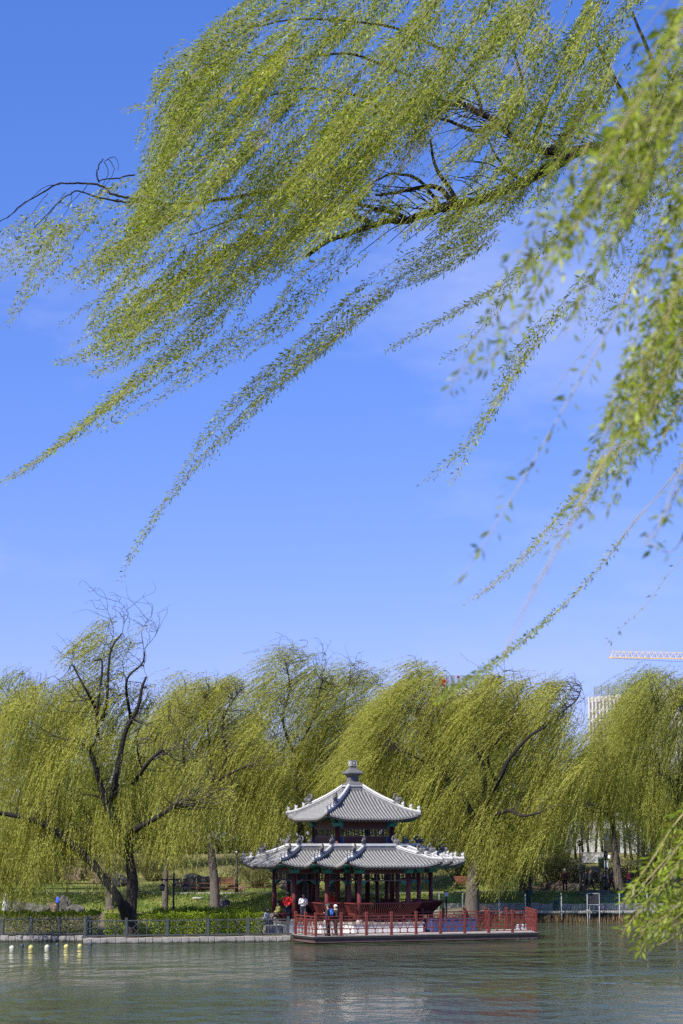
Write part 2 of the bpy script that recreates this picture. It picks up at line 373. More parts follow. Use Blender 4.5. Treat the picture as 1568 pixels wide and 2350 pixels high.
tcg = n.nodes.new('ShaderNodeTexCoord'); na = n.nodes.new('ShaderNodeTexNoise'); na.inputs['Scale'].default_value = .35; na.inputs['Detail'].default_value = 8
nb_ = n.nodes.new('ShaderNodeTexNoise'); nb_.inputs['Scale'].default_value = 5; nb_.inputs['Detail'].default_value = 6
ra = n.nodes.new('ShaderNodeValToRGB'); ra.color_ramp.elements[0].position = .38; ra.color_ramp.elements[1].position = .64
ra.color_ramp.elements[0].color = (.075, .14, .028, 1); ra.color_ramp.elements[1].color = (.28, .29, .085, 1)
rb = n.nodes.new('ShaderNodeValToRGB'); rb.color_ramp.elements[0].color = (.10, .085, .06, 1); rb.color_ramp.elements[1].color = (.24, .20, .15, 1)
sep = n.nodes.new('ShaderNodeSeparateXYZ')
mr = n.nodes.new('ShaderNodeMapRange'); mr.inputs[1].default_value = 148.5; mr.inputs[2].default_value = 149.6
mr2 = n.nodes.new('ShaderNodeMapRange'); mr2.inputs[1].default_value = 159; mr2.inputs[2].default_value = 172; mr2.inputs[4].default_value = .75
mxa = n.nodes.new('ShaderNodeMix'); mxa.data_type = 'RGBA'; mxb = n.nodes.new('ShaderNodeMix'); mxb.data_type = 'RGBA'
mxb.inputs[7].default_value = (.19, .155, .085, 1)
n.links.new(tcg.outputs['Object'], na.inputs['Vector']); n.links.new(tcg.outputs['Object'], nb_.inputs['Vector']); n.links.new(tcg.outputs['Object'], sep.inputs[0])
n.links.new(na.outputs['Fac'], ra.inputs[0]); n.links.new(nb_.outputs['Fac'], rb.inputs[0]); n.links.new(sep.outputs['Y'], mr.inputs[0]); n.links.new(sep.outputs['Y'], mr2.inputs[0])
n.links.new(mr.outputs[0], mxa.inputs[0]); n.links.new(rb.outputs[0], mxa.inputs[6]); n.links.new(ra.outputs[0], mxa.inputs[7])
n.links.new(mr2.outputs[0], mxb.inputs[0]); n.links.new(mxa.outputs[2], mxb.inputs[6]); n.links.new(mxb.outputs[2], b.inputs['Base Color'])
bpn = n.nodes.new('ShaderNodeBump'); bpn.inputs['Strength'].default_value = .6; bpn.inputs['Distance'].default_value = .08
n.links.new(nb_.outputs['Fac'], bpn.inputs['Height']); n.links.new(bpn.outputs[0], b.inputs['Normal'])
me = fast_mesh('ground', np.stack([X, Y_, Z], -1).reshape(-1, 3), quads, [gm])
me.polygons.foreach_set('use_smooth', np.ones(len(quads), bool))
tag(link_mesh('ground', me), kind='structure')

# water
wm = bpy.data.materials.new('lake_water'); wm.use_nodes = True
n = wm.node_tree; b = n.nodes['Principled BSDF']
b.inputs['Base Color'].default_value = (.056, .078, .044, 1); b.inputs['Roughness'].default_value = .03; b.inputs['IOR'].default_value = 1.333; b.inputs['Specular IOR Level'].default_value = .5
tcw = n.nodes.new('ShaderNodeTexCoord')
def wnoise(scale, stretch, detail, rough=.5, rot=0.0):
    m_ = n.nodes.new('ShaderNodeMapping'); m_.inputs['Scale'].default_value = stretch; m_.inputs['Rotation'].default_value = (0, 0, rot)
    t_ = n.nodes.new('ShaderNodeTexNoise'); t_.inputs['Scale'].default_value = scale; t_.inputs['Detail'].default_value = detail; t_.inputs['Roughness'].default_value = rough
    n.links.new(tcw.outputs['Object'], m_.inputs['Vector']); n.links.new(m_.outputs[0], t_.inputs['Vector']); return t_
w1 = wnoise(1.0, (1.15, .62, 1), 5, .55, R(14)); w2 = wnoise(1.0, (.34, .24, 1), 4, .5, R(-12)); w3 = wnoise(1.0, (.045, .10, 1), 3, .6, R(6))
wr = n.nodes.new('ShaderNodeMapRange'); wr.inputs[1].default_value = .35; wr.inputs[2].default_value = .65; wr.inputs[3].default_value = .25; wr.inputs[4].default_value = 1.25
n.links.new(w3.outputs['Fac'], wr.inputs[0])
mm = n.nodes.new('ShaderNodeMath'); mm.operation = 'MULTIPLY'; n.links.new(w1.outputs['Fac'], mm.inputs[0]); n.links.new(wr.outputs[0], mm.inputs[1])
b1 = n.nodes.new('ShaderNodeBump'); b1.inputs['Strength'].default_value = 1; b1.inputs['Distance'].default_value = .36
b2 = n.nodes.new('ShaderNodeBump'); b2.inputs['Strength'].default_value = 1; b2.inputs['Distance'].default_value = .52
n.links.new(w2.outputs['Fac'], b2.inputs['Height']); n.links.new(mm.outputs[0], b1.inputs['Height']); n.links.new(b2.outputs[0], b1.inputs['Normal']); n.links.new(b1.outputs[0], b.inputs['Normal'])
wb = MB(); wb.add([(-600, 12, 0), (600, 12, 0), (600, 150, 0), (-600, 150, 0)], [(0, 1, 2, 3)])
tag(wb.build('water', wm, loc=(0, 0, 0)), kind='structure')

# path behind the lawn, boardwalk path at the far bank
def ribbon(name, m, xs, y0, y1, lift, th=.06):
    vs, fs = [], []
    for x in xs:
        za, zb = G(x, y0), G(x, y1); z = max(za, zb) + lift
        vs += [(x, y0, z - th - .12), (x, y0, z), (x, y1, z), (x, y1, z - th - .12)]
    for i in range(len(xs) - 1):
        for k in range(4): fs.append((i * 4 + k, i * 4 + (k + 1) % 4, i * 4 + 4 + (k + 1) % 4, i * 4 + 4 + k))
    fs += [(0, 1, 2, 3), tuple(len(vs) - 4 + k for k in (3, 2, 1, 0))]
    mb = MB(); mb.add(vs, [f[::-1] for f in fs]); return tag(mb.build(name, m, loc=(0, 0, 0)), kind='structure')
ribbon('path', M['pathm'], np.arange(-45, 60, 1.5), 155.9, 158.4, .05)
ribbon('kerb', M['concrete'], np.arange(-45, 60, 1.5), 155.65, 155.87, .10)

# ------------------------------------------------------------------ pavilion
AL = math.atan(.4366); CA, SA = math.cos(AL), math.sin(AL)
DC = DKA.y + 9.3; PX = xat(810, DC, 2.0); S = 1.055
pav = empty('pavilion', (PX, DC, .35), AL, 'two-tier Chinese lakeside pavilion with red columns and grey tiled upturned roofs', 'pavilion')
PZ = .35
def pz(y, q=0.0): return zat(y, DC - q * S * CA) - PZ
ZF = pz(2116.5, 4.34); ZE = pz(1988, 5.8); ZR = pz(1936, 3.8) - .36; ZE2 = pz(1879, 3.0); ZT2 = pz(1812, .5); ZFIN = pz(1745, 0)
print('PAV', DC, PX, ZF, ZE, ZR, ZE2, ZT2, ZFIN)
c_, w_, e_ = 4.36 * S, 3.0 * S, 5.8 * S
def cross(c, w, e):   # 12 convex, 8 re-entrant corners, counter-clockwise
    q = [(w, -e), (w, -c), (c, -c), (c, -w), (e, -w)]
    out = []
    for k in range(4):
        for x, y in q:
            for _ in range(k): x, y = -y, x
            out.append((x, y))
    return out
EAVE = cross(c_, w_, e_); OV = 1.48 * S; CO = cross(c_ - OV, w_ - OV, e_ - OV)
def face_iter(poly):
    n = len(poly)
    for i in range(n):
        A, B = Vector(poly[i]), Vector(poly[(i + 1) % n]); P, N = Vector(poly[i - 1]), Vector(poly[(i + 2) % n])
        d = (B - A); L = d.length; d /= L; nin = Vector((-d.y, d.x))
        cA = 1 if (A - P).cross(d) > 0 else -1; cB = 1 if d.cross(N - B) > 0 else -1
        yield i, A, B, d, nin, L, cA, cB
def roof(poly, T, z0, rise, lift, sp, r, parent, name, wall, soff, LR):
    tiles, bed, und = MB(), MB(), MB()
    g = lambda s: max(0.0, 1 - max(s, 0) / LR) ** 2
    def zf(s, t, L, cA, cB):
        u = max(t, 0) / T
        z = z0 + rise * (.62 * u + .38 * u * u)
        k = (1 - u) ** 1.6 * lift
        if cA > 0: z += k * g(s - t)
        if cB > 0: z += k * g(L - s - t)
        return z
    hips = []
    for i, A, B, d, nin, L, cA, cB in face_iter(poly):
        NT, NS = 8, max(4, int(L / .35))
        P = lambda s, t, dz=0: (A.x + d.x * s + nin.x * t, A.y + d.y * s + nin.y * t, zf(s, t, L, cA, cB) + dz)
        vs, fs = [], []
        for a in range(NT + 1):
            t = T * a / NT; s0, s1 = cA * t, L - cB * t
            for k in range(NS + 1): vs.append(P(s0 + (s1 - s0) * k / NS, t))
        for a in range(NT):
            for k in range(NS): o = a * (NS + 1) + k; fs.append((o, o + 1, o + NS + 2, o + NS + 1))
        bed.add(vs, fs, 0, True)
        # underside, a little below the tiles
        vs, fs = [], []; NU = 3
        for a in range(NU + 1):
            t = wall * a / NU; s0, s1 = cA * t, L - cB * t
            for k in range(NS + 1):
                s_ = s0 + (s1 - s0) * k / NS; p = P(s_, t); vs.append((p[0], p[1], p[2] - .14 - soff * a / NU))
        for a in range(NU):
            for k in range(NS): o = a * (NS + 1) + k; fs.append((o, o + NS + 1, o + NS + 2, o + 1))
        und.add(vs, fs, 0, True)
        for k in range(NS):     # eave board
            sa, sb = L * k / NS, L * (k + 1) / NS; pa, pb = P(sa, .012), P(sb, .012)
            und.add([pa, pb, (pb[0], pb[1], pb[2] - .14), (pa[0], pa[1], pa[2] - .14)], [(3, 2, 1, 0)], 0)
        ext0 = 0 if cA > 0 else -T; ext1 = L if cB > 0 else L + T
        nrow = int((ext1 - ext0) / sp); ph = ((ext1 - ext0) - nrow * sp) / 2 + sp / 2
        for k in range(nrow):
            s_ = ext0 + ph + k * sp; t0, t1 = 0.0, T - .1
            if s_ < 0: t0 = -s_ + .02
            if s_ > L: t0 = s_ - L + .02
            if cA > 0: t1 = min(t1, s_ - .06)
            if cB > 0: t1 = min(t1, L - s_ - .06)
            if t1 - t0 < .12: continue
            m = max(2, int((t1 - t0) / .24)) + 1; vs, fs = [], []
            for a in range(m):
                t = t0 + (t1 - t0) * a / (m - 1); p = P(s_, t)
                rr = r * (1.0 + .05 * (a % 2))
                for q in range(5):
                    an = math.pi * q / 4; vs.append((p[0] + d.x * rr * math.cos(an), p[1] + d.y * rr * math.cos(an), p[2] + rr * 1.15 * math.sin(an) - .005))
            for a in range(m - 1):
                for q in range(4): o = a * 5 + q; fs.append((o, o + 1, o + 6, o + 5))
            fs.append((4, 3, 2, 1, 0)); fs.append(tuple((m - 1) * 5 + q for q in range(5)))
            tiles.add(vs, fs, 0, True)
            if t0 < .01 or t0 > 0 and (s_ < 0 or s_ > L):
                if t0 < .01:
                    p = Vector(P(s_, -.015)); cvs = []
                    for q in range(10):
                        an = 2 * math.pi * q / 10; o_ = d * (r * 1.12 * math.cos(an)); cvs.append((p.x + o_.x, p.y + o_.y, p.z + r * .12 + r * 1.12 * math.sin(an)))
                    cv2 = [(x + nin.x * .05, y + nin.y * .05, z) for x, y, z in cvs]
                    tiles.add(cvs + cv2, [tuple(range(10))] + [(q, 10 + q, 10 + (q + 1) % 10, (q + 1) % 10) for q in range(10)], 0)
                    if 0 < s_ + sp / 2 < L:
                        p = Vector(P(s_ + sp / 2, -.01)); cvs = []
                        for q in range(7):
                            an = math.pi + math.pi * q / 6; o_ = d * (sp * .34 * math.cos(an)); cvs.append((p.x + o_.x, p.y + o_.y, p.z + .015 + sp * .42 * math.sin(an)))
                        cv2 = [(x + nin.x * .04, y + nin.y * .04, z) for x, y, z in cvs]
                        tiles.add(cvs + cv2, [tuple(range(7))] + [(q, 7 + q, 8 + q, 1 + q) for q in range(6)], 0)
        if cA > 0:
            hips.append([P(cA * t, t) for t in np.linspace(.0, T, 11)])
        else:
            hips.append(None)
        # rafters
        nr_ = int(L / .24)
        for k in range(nr_ + 1):
            s_ = .05 + (L - .1) * k / nr_; p0 = P(s_, .05); tt = min(wall, max(.2, s_ if cA > 0 else 9, ) if cA > 0 else wall, max(.2, L - s_) if cB > 0 else wall); p1 = P(s_, tt)
            und.bar((p0[0], p0[1], p0[2] - .175), (p1[0], p1[1], p1[2] - .175 - soff * tt / wall), .075, .07, 1)
    root = bed.build(name, [M['tilebed']], parent)
    tiles.build('tile_rows', [M['tile']], root); und.build('eave_soffit', [M['soffit'], M['green']], root)
    return root, hips
def hip_ridge(path, parent, w=.16, h=.31):
    mb = MB(); K = len(path); pts = [Vector(p) for p in path]
    dirs = [(pts[min(i + 1, K - 1)] - pts[max(i - 1, 0)]) for i in range(K)]
    def sweep(prof, mi, i0=0, i1=K):
        vs = []
        for i in range(i0, i1):
            dd = Vector((dirs[i].x, dirs[i].y, 0)).normalized(); sd = Vector((-dd.y, dd.x, 0)); hh = .55 + .45 * min(1, max(0, (i - 3) / 2.0))
            for a, z in prof: vs.append(pts[i] + sd * a + Vector((0, 0, z * hh)))
        m = len(prof); n = i1 - i0
        fs = [(i * m + k, (i + 1) * m + k, (i + 1) * m + (k + 1) % m, i * m + (k + 1) % m) for i in range(n - 1) for k in range(m)]
        mb.add(vs, fs + [tuple(range(m)), tuple(range((n - 1) * m + m - 1, (n - 1) * m - 1, -1))], mi)
    sweep([(w * .42, -.08), (w * .42, h * .45), (-w * .42, h * .45), (-w * .42, -.08)], 1)
    sweep([(w * .58, h * .453), (w * .58, h * .60), (-w * .58, h * .60), (-w * .58, h * .453)], 0)
    sweep([(w * .40, h * .603), (w * .40, h * .75), (-w * .40, h * .75), (-w * .40, h * .603)], 1)
    sweep([(w * .52, h * .753), (w * .46, h * .95), (w * .2, h * 1.1), (-w * .2, h * 1.1), (-w * .46, h * .95), (-w * .52, h * .753)], 0)
    return mb.build('hip_ridge', [M['ridge'], M['ridgeside']], parent)
def small_beast(parent, p, yaw, s=.17):
    mb = MB()
    mb.box((0, 0, .03), (.09, .15, .06)); mb.ball((0, .02, .13), (.045, .065, .085), 7, 5); mb.ball((0, -.045, .21), (.036, .05, .042), 7, 5)
    mb.tube([(0, -.05, .06), (0, -.045, .16)], [.02, .025], 5); mb.tube([(0, .07, .08), (0, .1, .17), (0, .07, .22)], [.016, .014, .008], 4); mb.tube([(.02, -.03, .24), (.025, -.02, .275)], [.012, .004], 4); mb.tube([(-.02, -.03, .24), (-.025, -.02, .275)], [.012, .004], 4)
    k = s / .2; q = Matrix.Rotation(yaw, 3, 'Z')
    mb.v = [tuple(Vector(p) + q @ (Vector(v) * k)) for v in mb.v]
    return mb.build('roof_beast', [M['ridge']], parent)
def big_beast(parent, p, yaw, s=.42, m='beast'):
    mb = MB()
    mb.box((0, .05, .05), (.16, .42, .10)); mb.ball((0, .03, .20), (.09, .16, .14), 9, 6); mb.ball((0, -.16, .25), (.075, .13, .085), 8, 6, ax=Matrix.Rotation(.25, 3, 'X'))
    mb.tube([(0, -.26, .20), (0, -.19, .155), (0, -.08, .16)], [.03, .045, .05], 6)
    mb.tube([(0, .14, .22), (0, .22, .36), (0, .17, .50), (0, .06, .53), (0, .05, .46)], [.08, .065, .05, .035, .02], 7)
    for sx in (-1, 1): mb.tube([(.05 * sx, -.08, .31), (.075 * sx, 0, .40), (.06 * sx, .06, .45)], [.025, .018, .006], 5)
    mb.tube([(0, -.05, .32), (0, .02, .42)], [.03, .01], 5)
    k = s / .5; q = Matrix.Rotation(yaw, 3, 'Z')
    mb.v = [tuple(Vector(p) + q @ (Vector(v) * k)) for v in mb.v]
    return mb.build('roof_beast', [M[m]], parent)
def dress(path, ridge, n_small, big_t, h=.31, s=.2, bs=.5, top=False):
    pts = [Vector(p) for p in path]; dd = pts[0] - pts[-1]; yaw = math.atan2(dd.x, -dd.y)
    at = lambda u: pts[min(int(u * 10), 9)].lerp(pts[min(int(u * 10) + 1, 10)], u * 10 - int(u * 10))
    for k in range(n_small):
        p = at(.04 + (big_t - .13) * k / max(n_small - 1, 1)); small_beast(ridge, p + Vector((0, 0, h * .62)), yaw, s)
    big_beast(ridge, at(big_t) + Vector((0, 0, h * .85)), yaw, bs)
    if top: big_beast(ridge, pts[-1] + Vector((0, 0, h * .9)), yaw, bs * .95)

# plinth
PL = cross(c_ - OV + .62 * S, w_ - OV + .62 * S, e_ - OV + .62 * S)
pm = bpy.data.materials.new('plinth_marble'); pm.use_nodes = True
n = pm.node_tree; b = n.nodes['Principled BSDF']; b.inputs['Roughness'].default_value = .7
tcp = n.nodes.new('ShaderNodeTexCoord'); sx_ = n.nodes.new('ShaderNodeSeparateXYZ'); ad = n.nodes.new('ShaderNodeMath'); cb = n.nodes.new('ShaderNodeCombineXYZ'); br = n.nodes.new('ShaderNodeTexBrick')
n.links.new(tcp.outputs['Object'], sx_.inputs[0]); n.links.new(sx_.outputs[0], ad.inputs[0]); n.links.new(sx_.outputs[1], ad.inputs[1]); n.links.new(ad.outputs[0], cb.inputs[0]); n.links.new(sx_.outputs[2], cb.inputs[1]); n.links.new(cb.outputs[0], br.inputs['Vector'])
br.inputs['Scale'].default_value = 1; br.inputs['Brick Width'].default_value = .62; br.inputs['Row Height'].default_value = ZF / 2; br.inputs['Mortar Size'].default_value = .012
br.inputs['Color1'].default_value = (.72, .72, .73, 1); br.inputs['Color2'].default_value = (.50, .50, .53, 1); br.inputs['Mortar'].default_value = (.18, .17, .17, 1)
nn = n.nodes.new('ShaderNodeTexNoise'); nn.inputs['Scale'].default_value = 5; nn.inputs['Detail'].default_value = 8; mxn = n.nodes.new('ShaderNodeMix'); mxn.data_type = 'RGBA'; mxn.blend_type = 'MULTIPLY'; mxn.inputs[0].default_value = .55
n.links.new(tcp.outputs['Object'], nn.inputs['Vector']); n.links.new(br.outputs['Color'], mxn.inputs[6]); n.links.new(nn.outputs['Color'], mxn.inputs[7])
hs_ = n.nodes.new('ShaderNodeHueSaturation'); hs_.inputs['Saturation'].default_value = .25; hs_.inputs['Value'].default_value = 1.35
n.links.new(mxn.outputs[2], hs_.inputs['Color']); n.links.new(hs_.outputs[0], b.inputs['Base Color'])
mb = MB(); mb.prism(PL, -.3, ZF - .08); pl = mb.build('plinth', pm, pav)
mb = MB(); mb.prism(cross(c_ - OV + .68 * S, w_ - OV + .68 * S, e_ - OV + .68 * S), ZF - .078, ZF); mb.build('plinth_coping', M['quaycap'], pl)

# columns with base stones
ZB = pz(2003, 4.34); ZBT = ZE + .02; ZL = pz(2022, 4.34)
colme = MB().lathe([(.135, ZF + .16), (.135, ZF + 1.2), (.128, ZBT)], n=16).mesh('column', M['red'])
basme = MB().lathe([(.21, ZF), (.21, ZF + .05), (.185, ZF + .12), (.15, ZF + .165)], n=16).mesh('column_base', M['quaycap'])
def add_inst(name, me, parent, loc=(0, 0, 0), rz=0.0):
    o = link_mesh(name, me, parent, loc); o.rotation_euler = (0, 0, rz); return o
U = 1.72 * S
for x, y in CO: add_inst('column_base', basme, add_inst('column', colme, pav, (x, y, 0)))
tallme = MB().lathe([(.155, ZF + .1), (.15, ZE2 - .1)], n=16).mesh('tall_column', M['reddark'])
for sx in (-1, 1):
    for sy in (-1, 1):
        add_inst('column_base', basme, add_inst('tall_column', tallme, pav, (U * sx, U * sy, 0)))
# bracket sets
def bracket_mesh(zt, s=1.0):
    mb = MB()
    mb.box((0, 0, zt - .50 * s), (.34 * s, .34 * s, .16 * s), taper=1.25); mb.box((0, 0, zt - .36 * s), (.56 * s, .14 * s, .10 * s)); mb.box((0, 0, zt - .357 * s), (.14 * s, .56 * s, .10 * s))
    for dx, dy in ((.24, 0), (-.24, 0), (0, .24), (0, -.24)): mb.box((dx * s, dy * s, zt - .26 * s), (.15 * s, .15 * s, .085 * s), taper=1.2)
    mb.box((0, 0, zt - .16 * s), (.80 * s, .13 * s, .10 * s)); mb.box((0, 0, zt - .157 * s), (.13 * s, .80 * s, .10 * s))
    for dx, dy in ((.34, 0), (-.34, 0), (0, .34), (0, -.34)): mb.box((dx * s, dy * s, zt - .065 * s), (.14 * s, .14 * s, .08 * s), taper=1.2)
    mb.box((0, 0, zt - .262 * s), (.11 * s, .11 * s, .2 * s), mi=1)
    return mb.mesh('bracket_set', [M['green'], M['blue']])
bme = bracket_mesh(ZE + .30, 1.25)
for x, y in CO: add_inst('bracket_set', bme, pav, (x, y, 0))
bme2 = bracket_mesh(ZE2 + .28, 1.25)
for sx in (-1, 1):
    for sy in (-1, 1): add_inst('bracket_set', bme2, pav, (U * sx, U * sy, 0))
# beams, lattice transoms
def lattice(mb, L, z0, z1, fm=1, th=.03):
    w = .035; hw = L / 2
    mb.box((0, 0, z0 + .03), (L, .06, .06), mi=fm); mb.box((0, 0, z1 - .03), (L, .06, .06), mi=fm)
    for sx in (-1, 1): mb.box((sx * (hw - .03), 0, (z0 + z1) / 2), (.058, .062, z1 - z0 - .12), mi=fm)
    n = max(1, round(L / 1.15)); cw = (L - .12) / n; zb, zt = z0 + .06, z1 - .06; hz = zt - zb
    for k in range(n):
        a = -hw + .06 + k * cw
        if k: mb.box((a, 0, (zb + zt) / 2), (.05, .05, hz), mi=fm)
        x = lambda u: a + u * cw
        for u in (.16, .38, .62, .84): mb.box((x(u), .002, (zb + zt) / 2), (w * .8, th, hz))
        for u0, u1, v in ((.0, .16, .5), (.16, .38, .28), (.16, .38, .72), (.38, .62, .5), (.62, .84, .28), (.62, .84, .72), (.84, 1, .5), (.38, .62, .18), (.38, .62, .82)):
            mb.bar((x(u0) + .01, 0, zb + v * hz), (x(u1) - .01, 0, zb + v * hz), th * 1.1, w * .8)
def seg_iter(poly):
    for i in range(len(poly)):
        A, B = Vector(poly[i]), Vector(poly[(i + 1) % len(poly)]); yield i, A, B, (B - A), math.atan2(B.y - A.y, B.x - A.x)
for i, A, B, d, an in seg_iter(CO):
    L = d.length - .27; mid = ((A.x + B.x) / 2, (A.y + B.y) / 2, 0); o_ = .1 if i % 2 else .1
    mb = MB(); mb.box((0, 0, (ZB + ZBT) / 2), (L, .13, ZBT - ZB)); mb.box((0, 0, ZBT + .13), (d.length, .18, .2), mi=3)
    for sx in (-1, 1):
        mb.box((sx * (L / 2 - .10), 0, (ZB + ZBT) / 2), (.16, .142, ZBT - ZB - .02), mi=1); mb.box((sx * (L / 2 - .22), 0, (ZB + ZBT) / 2), (.05, .138, ZBT - ZB - .03), mi=2)
    bo = mb.build('beam', [M['reddark'], M['green'], M['blue'], M['soffit']], pav, mid); bo.rotation_euler = (0, 0, an)
    mb = MB(); lattice(mb, L, ZL, ZB - .01)
    for sx in (-1, 1):
        mb.add([(sx * L / 2, y, z) for y in (-.025, .025) for z in (ZL, ZL - .26)] + [(sx * (L / 2 - min(.42, L * .3)), y, ZL) for y in (-.025, .025)], [(0, 1, 4), (2, 5, 3), (1, 3, 5, 4), (0, 4, 5, 2), (0, 2, 3, 1)], 2)
    lo = mb.build('lattice_transom', [M['lattice'], M['latframe'], M['green']], pav, mid); lo.rotation_euler = (0, 0, an)
# benches with curved backs
def outward(A, B): d = (B - A).normalized(); return Vector((d.y, -d.x))
def bench(A, B, back=True):
    d = (B - A).normalized(); o = outward(A, B); L = (B - A).length; ex = .0
    q = Matrix(((d.x, o.x, 0), (d.y, o.y, 0), (0, 0, 1))); mid = (A + B) / 2
    mb = MB(); mb.box((0, 0, ZF + .45), (L - .2, .40, .06)); mb.box((0, .02, ZF + .34), (L - .24, .05, .15), mi=1)
    for k in range(max(2, int(L / 1.1) + 1)):
        u = -L / 2 + .2 + (L - .4) * k / max(1, int(L / 1.1)); mb.box((u, 0, ZF + .21), (.07, .3, .415), mi=1)
    prof = [(.17, .48), (.24, .60), (.36, .78), (.47, .95), (.54, 1.10)]
    if back:
        nsl = int((L + .5) / .125)
        for k in range(nsl + 1):
            u0 = -L / 2 + .0 + L * k / nsl
            for (a, z), (a2, z2) in zip(prof[:-1], prof[1:]):
                f = lambda t: u0 * (L / 2 + .55 * (t - .17) / .37) / (L / 2)
                mb.bar((f(a), a, ZF + z), (f(a2), a2, ZF + z2), .042, .05, mi=0, up=(0, 1, 0))
        mb.box((0, .55, ZF + 1.125), (L + 1.1, .085, .07)); mb.box((0, .17, ZF + .505), (L - .1, .07, .05), mi=2)
    mb.v = [tuple(q @ Vector(v) + Vector((mid.x, mid.y, 0))) for v in mb.v]
    return mb.build('bench_with_curved_back' if back else 'bench_seat', [M['red'], M['reddark'], M['redrail']], pav)
for i, A, B, d, an in seg_iter(CO):
    if i in (13, 15): bench(A, B, False)      # the arm on the left is the way in
    elif i != 14: bench(A, B, True)

bench(Vector((-4.72 * S, -.30 * S)), Vector((-4.72 * S, -1.40 * S)), False)
mb = MB(); mb.box((-5.45 * S, -.1, ZF * .33 - .1), (.95 * S, 2.8, ZF * .66 + .2)); mb.build('entrance_step', M['quaycap'], pav)
# skirt roof
skirt, hips = roof(EAVE, 2.0 * S, ZE, ZR - ZE, .30, .215, .058, pav, 'skirt_roof', OV, .34, 1.6)
nsm = 0
for h_ in hips:
    if h_ is None: continue
    rr_ = hip_ridge(h_, skirt); nsm += 1
    dress(h_, rr_, 3, .46, s=.22, bs=.54, top=True)
IN = cross(c_ - 2.0 * S, w_ - 2.0 * S, e_ - 2.0 * S)
mb = MB(); mb.add([(x, y, ZR - .03) for x, y in IN], [tuple(range(len(IN)))]); mb.build('roof_deck', M['tilebed'], skirt)
mb = MB()
for i, A, B, d, an in seg_iter(IN):
    L = d.length + .16; m_ = (A + B) / 2
    q = Matrix.Rotation(an, 3, 'Z'); eps = .0015 * (i % 2)
    mb.box((m_.x, m_.y, ZR + .10 + eps), (L, .17 + eps, .24), ax=q, mi=1); mb.box((m_.x, m_.y, ZR + .245 + eps), (L + .04, .24, .05), ax=q, mi=0); mb.box((m_.x, m_.y, ZR + .32 + eps), (L + .01, .17 + eps, .10), ax=q, mi=0)
mb.build('ridge_course', [M['ridge'], M['ridgeside']], skirt)

# upper storey
ZW0, ZW1 = pz(1952, 1.7), pz(1896, 1.7); ZW0, ZW1 = pz(2600 / 1.5332 + 600 * .3744, 1.7), pz(2600 / 1.5332 + 548 * .3744, 1.7)
for k in range(4):
    an = k * math.pi / 2; q = Matrix.Rotation(an, 3, 'Z'); mid = q @ Vector((0, -U, 0)); L = 2 * U - .28
    mb = MB(); mb.box((0, 0, (ZR - .1 + ZW0) / 2), (L, .10, ZW0 - ZR + .1)); mb.box((0, 0, (ZW1 + ZE2) / 2), (L, .12, ZE2 - ZW1))
    for sx in (-1, 1):
        for za, zb in ((ZW1 + .03, ZE2 - .02), (ZR + .15, ZW0 - .03)):
            mb.box((sx * (L / 2 - .11), 0, (za + zb) / 2), (.17, .134, zb - za), mi=1 if za > ZW1 else 2); mb.box((sx * (L / 2 - .23), 0, (za + zb) / 2), (.05, .13, zb - za - .01), mi=2 if za > ZW1 else 1)
    mb.box((0, 0, ZE2 + .12), (2 * U, .2, .2), mi=3)
    o = mb.build('board_panel', [M['reddark'], M['green'], M['blue'], M['soffit']], pav, mid); o.rotation_euler = (0, 0, an)
    mb = MB(); lattice(mb, L, ZW0 + .005, ZW1 - .005); o = mb.build('lattice_window', [M['lattice'], M['latframe']], pav, mid); o.rotation_euler = (0, 0, an)
E2 = 3.0 * S; T2 = 2.54 * S
crown, hips2 = roof([(E2, -E2), (E2, E2), (-E2, E2), (-E2, -E2)], T2, ZE2, ZT2 - ZE2, .30, .215, .058, pav, 'crowning_roof', E2 - U, .30, 1.9)
for h_ in hips2:
    dress(h_, hip_ridge(h_, crown, .17, .33), 3, .40, h=.33, s=.22, bs=.56)
mb = MB(); rt = E2 - T2
mb.lathe([(rt + .07, ZT2 - .15), (rt + .07, ZT2 + .10), (rt - .02, ZT2 + .12), (rt - .02, ZT2 + .2)], square=True, mi=1)
mb.lathe([(rt + .06, ZT2 + .203), (rt + .06, ZT2 + .27), (rt - .05, ZT2 + .275)], square=True)
mb.build('ring_ridge', [M['ridge'], M['ridgeside']], crown)
zt = ZT2 + .27; hf = ZFIN - zt
mb = MB(); mb.lathe([(.50, zt), (.44, zt + .07 * hf), (.29, zt + .16 * hf), (.28, zt + .38 * hf), (.36, zt + .42 * hf), (.52, zt + .47 * hf), (.52, zt + .51 * hf), (.40, zt + .57 * hf), (.25, zt + .65 * hf), (.22, zt + .70 * hf), (.145, zt + .72 * hf), (.145, zt + .765 * hf)], square=True, mi=0)
fin = mb.build('finial', [M['beast']], pav)
mb = MB(); zc = zt + .88 * hf; s2 = .205; mb.box((0, 0, zc), (2 * s2, 2 * s2, .235 * hf), mi=0)
for k in range(4):
    q = Matrix.Rotation(k * math.pi / 2, 3, 'Z'); hh = .1 * hf
    for a in np.linspace(0, 2 * math.pi, 9)[:-1]: mb.ball(q @ Vector((.07 * math.cos(a), -s2 - .005, 0)) + Vector((0, 0, zc + .07 * math.sin(a))), .025, 6, 4, mi=1)
    mb.ball(q @ Vector((0, -s2 - .005, 0)) + Vector((0, 0, zc)), .035, 6, 4, mi=1)
    for sx in (-1, 1): mb.box(q @ Vector((sx * .165, -s2 - .004, 0)) + Vector((0, 0, zc)), (.03, .02, 2 * hh), mi=1, ax=q)
    for sz in (-1, 1): mb.box(q @ Vector((0, -s2 - .004, 0)) + Vector((0, 0, zc + sz * .145)), (.30, .02, .025), mi=1, ax=q)
mb.build('carved_block', [M['beast'], M['ridge']], fin)
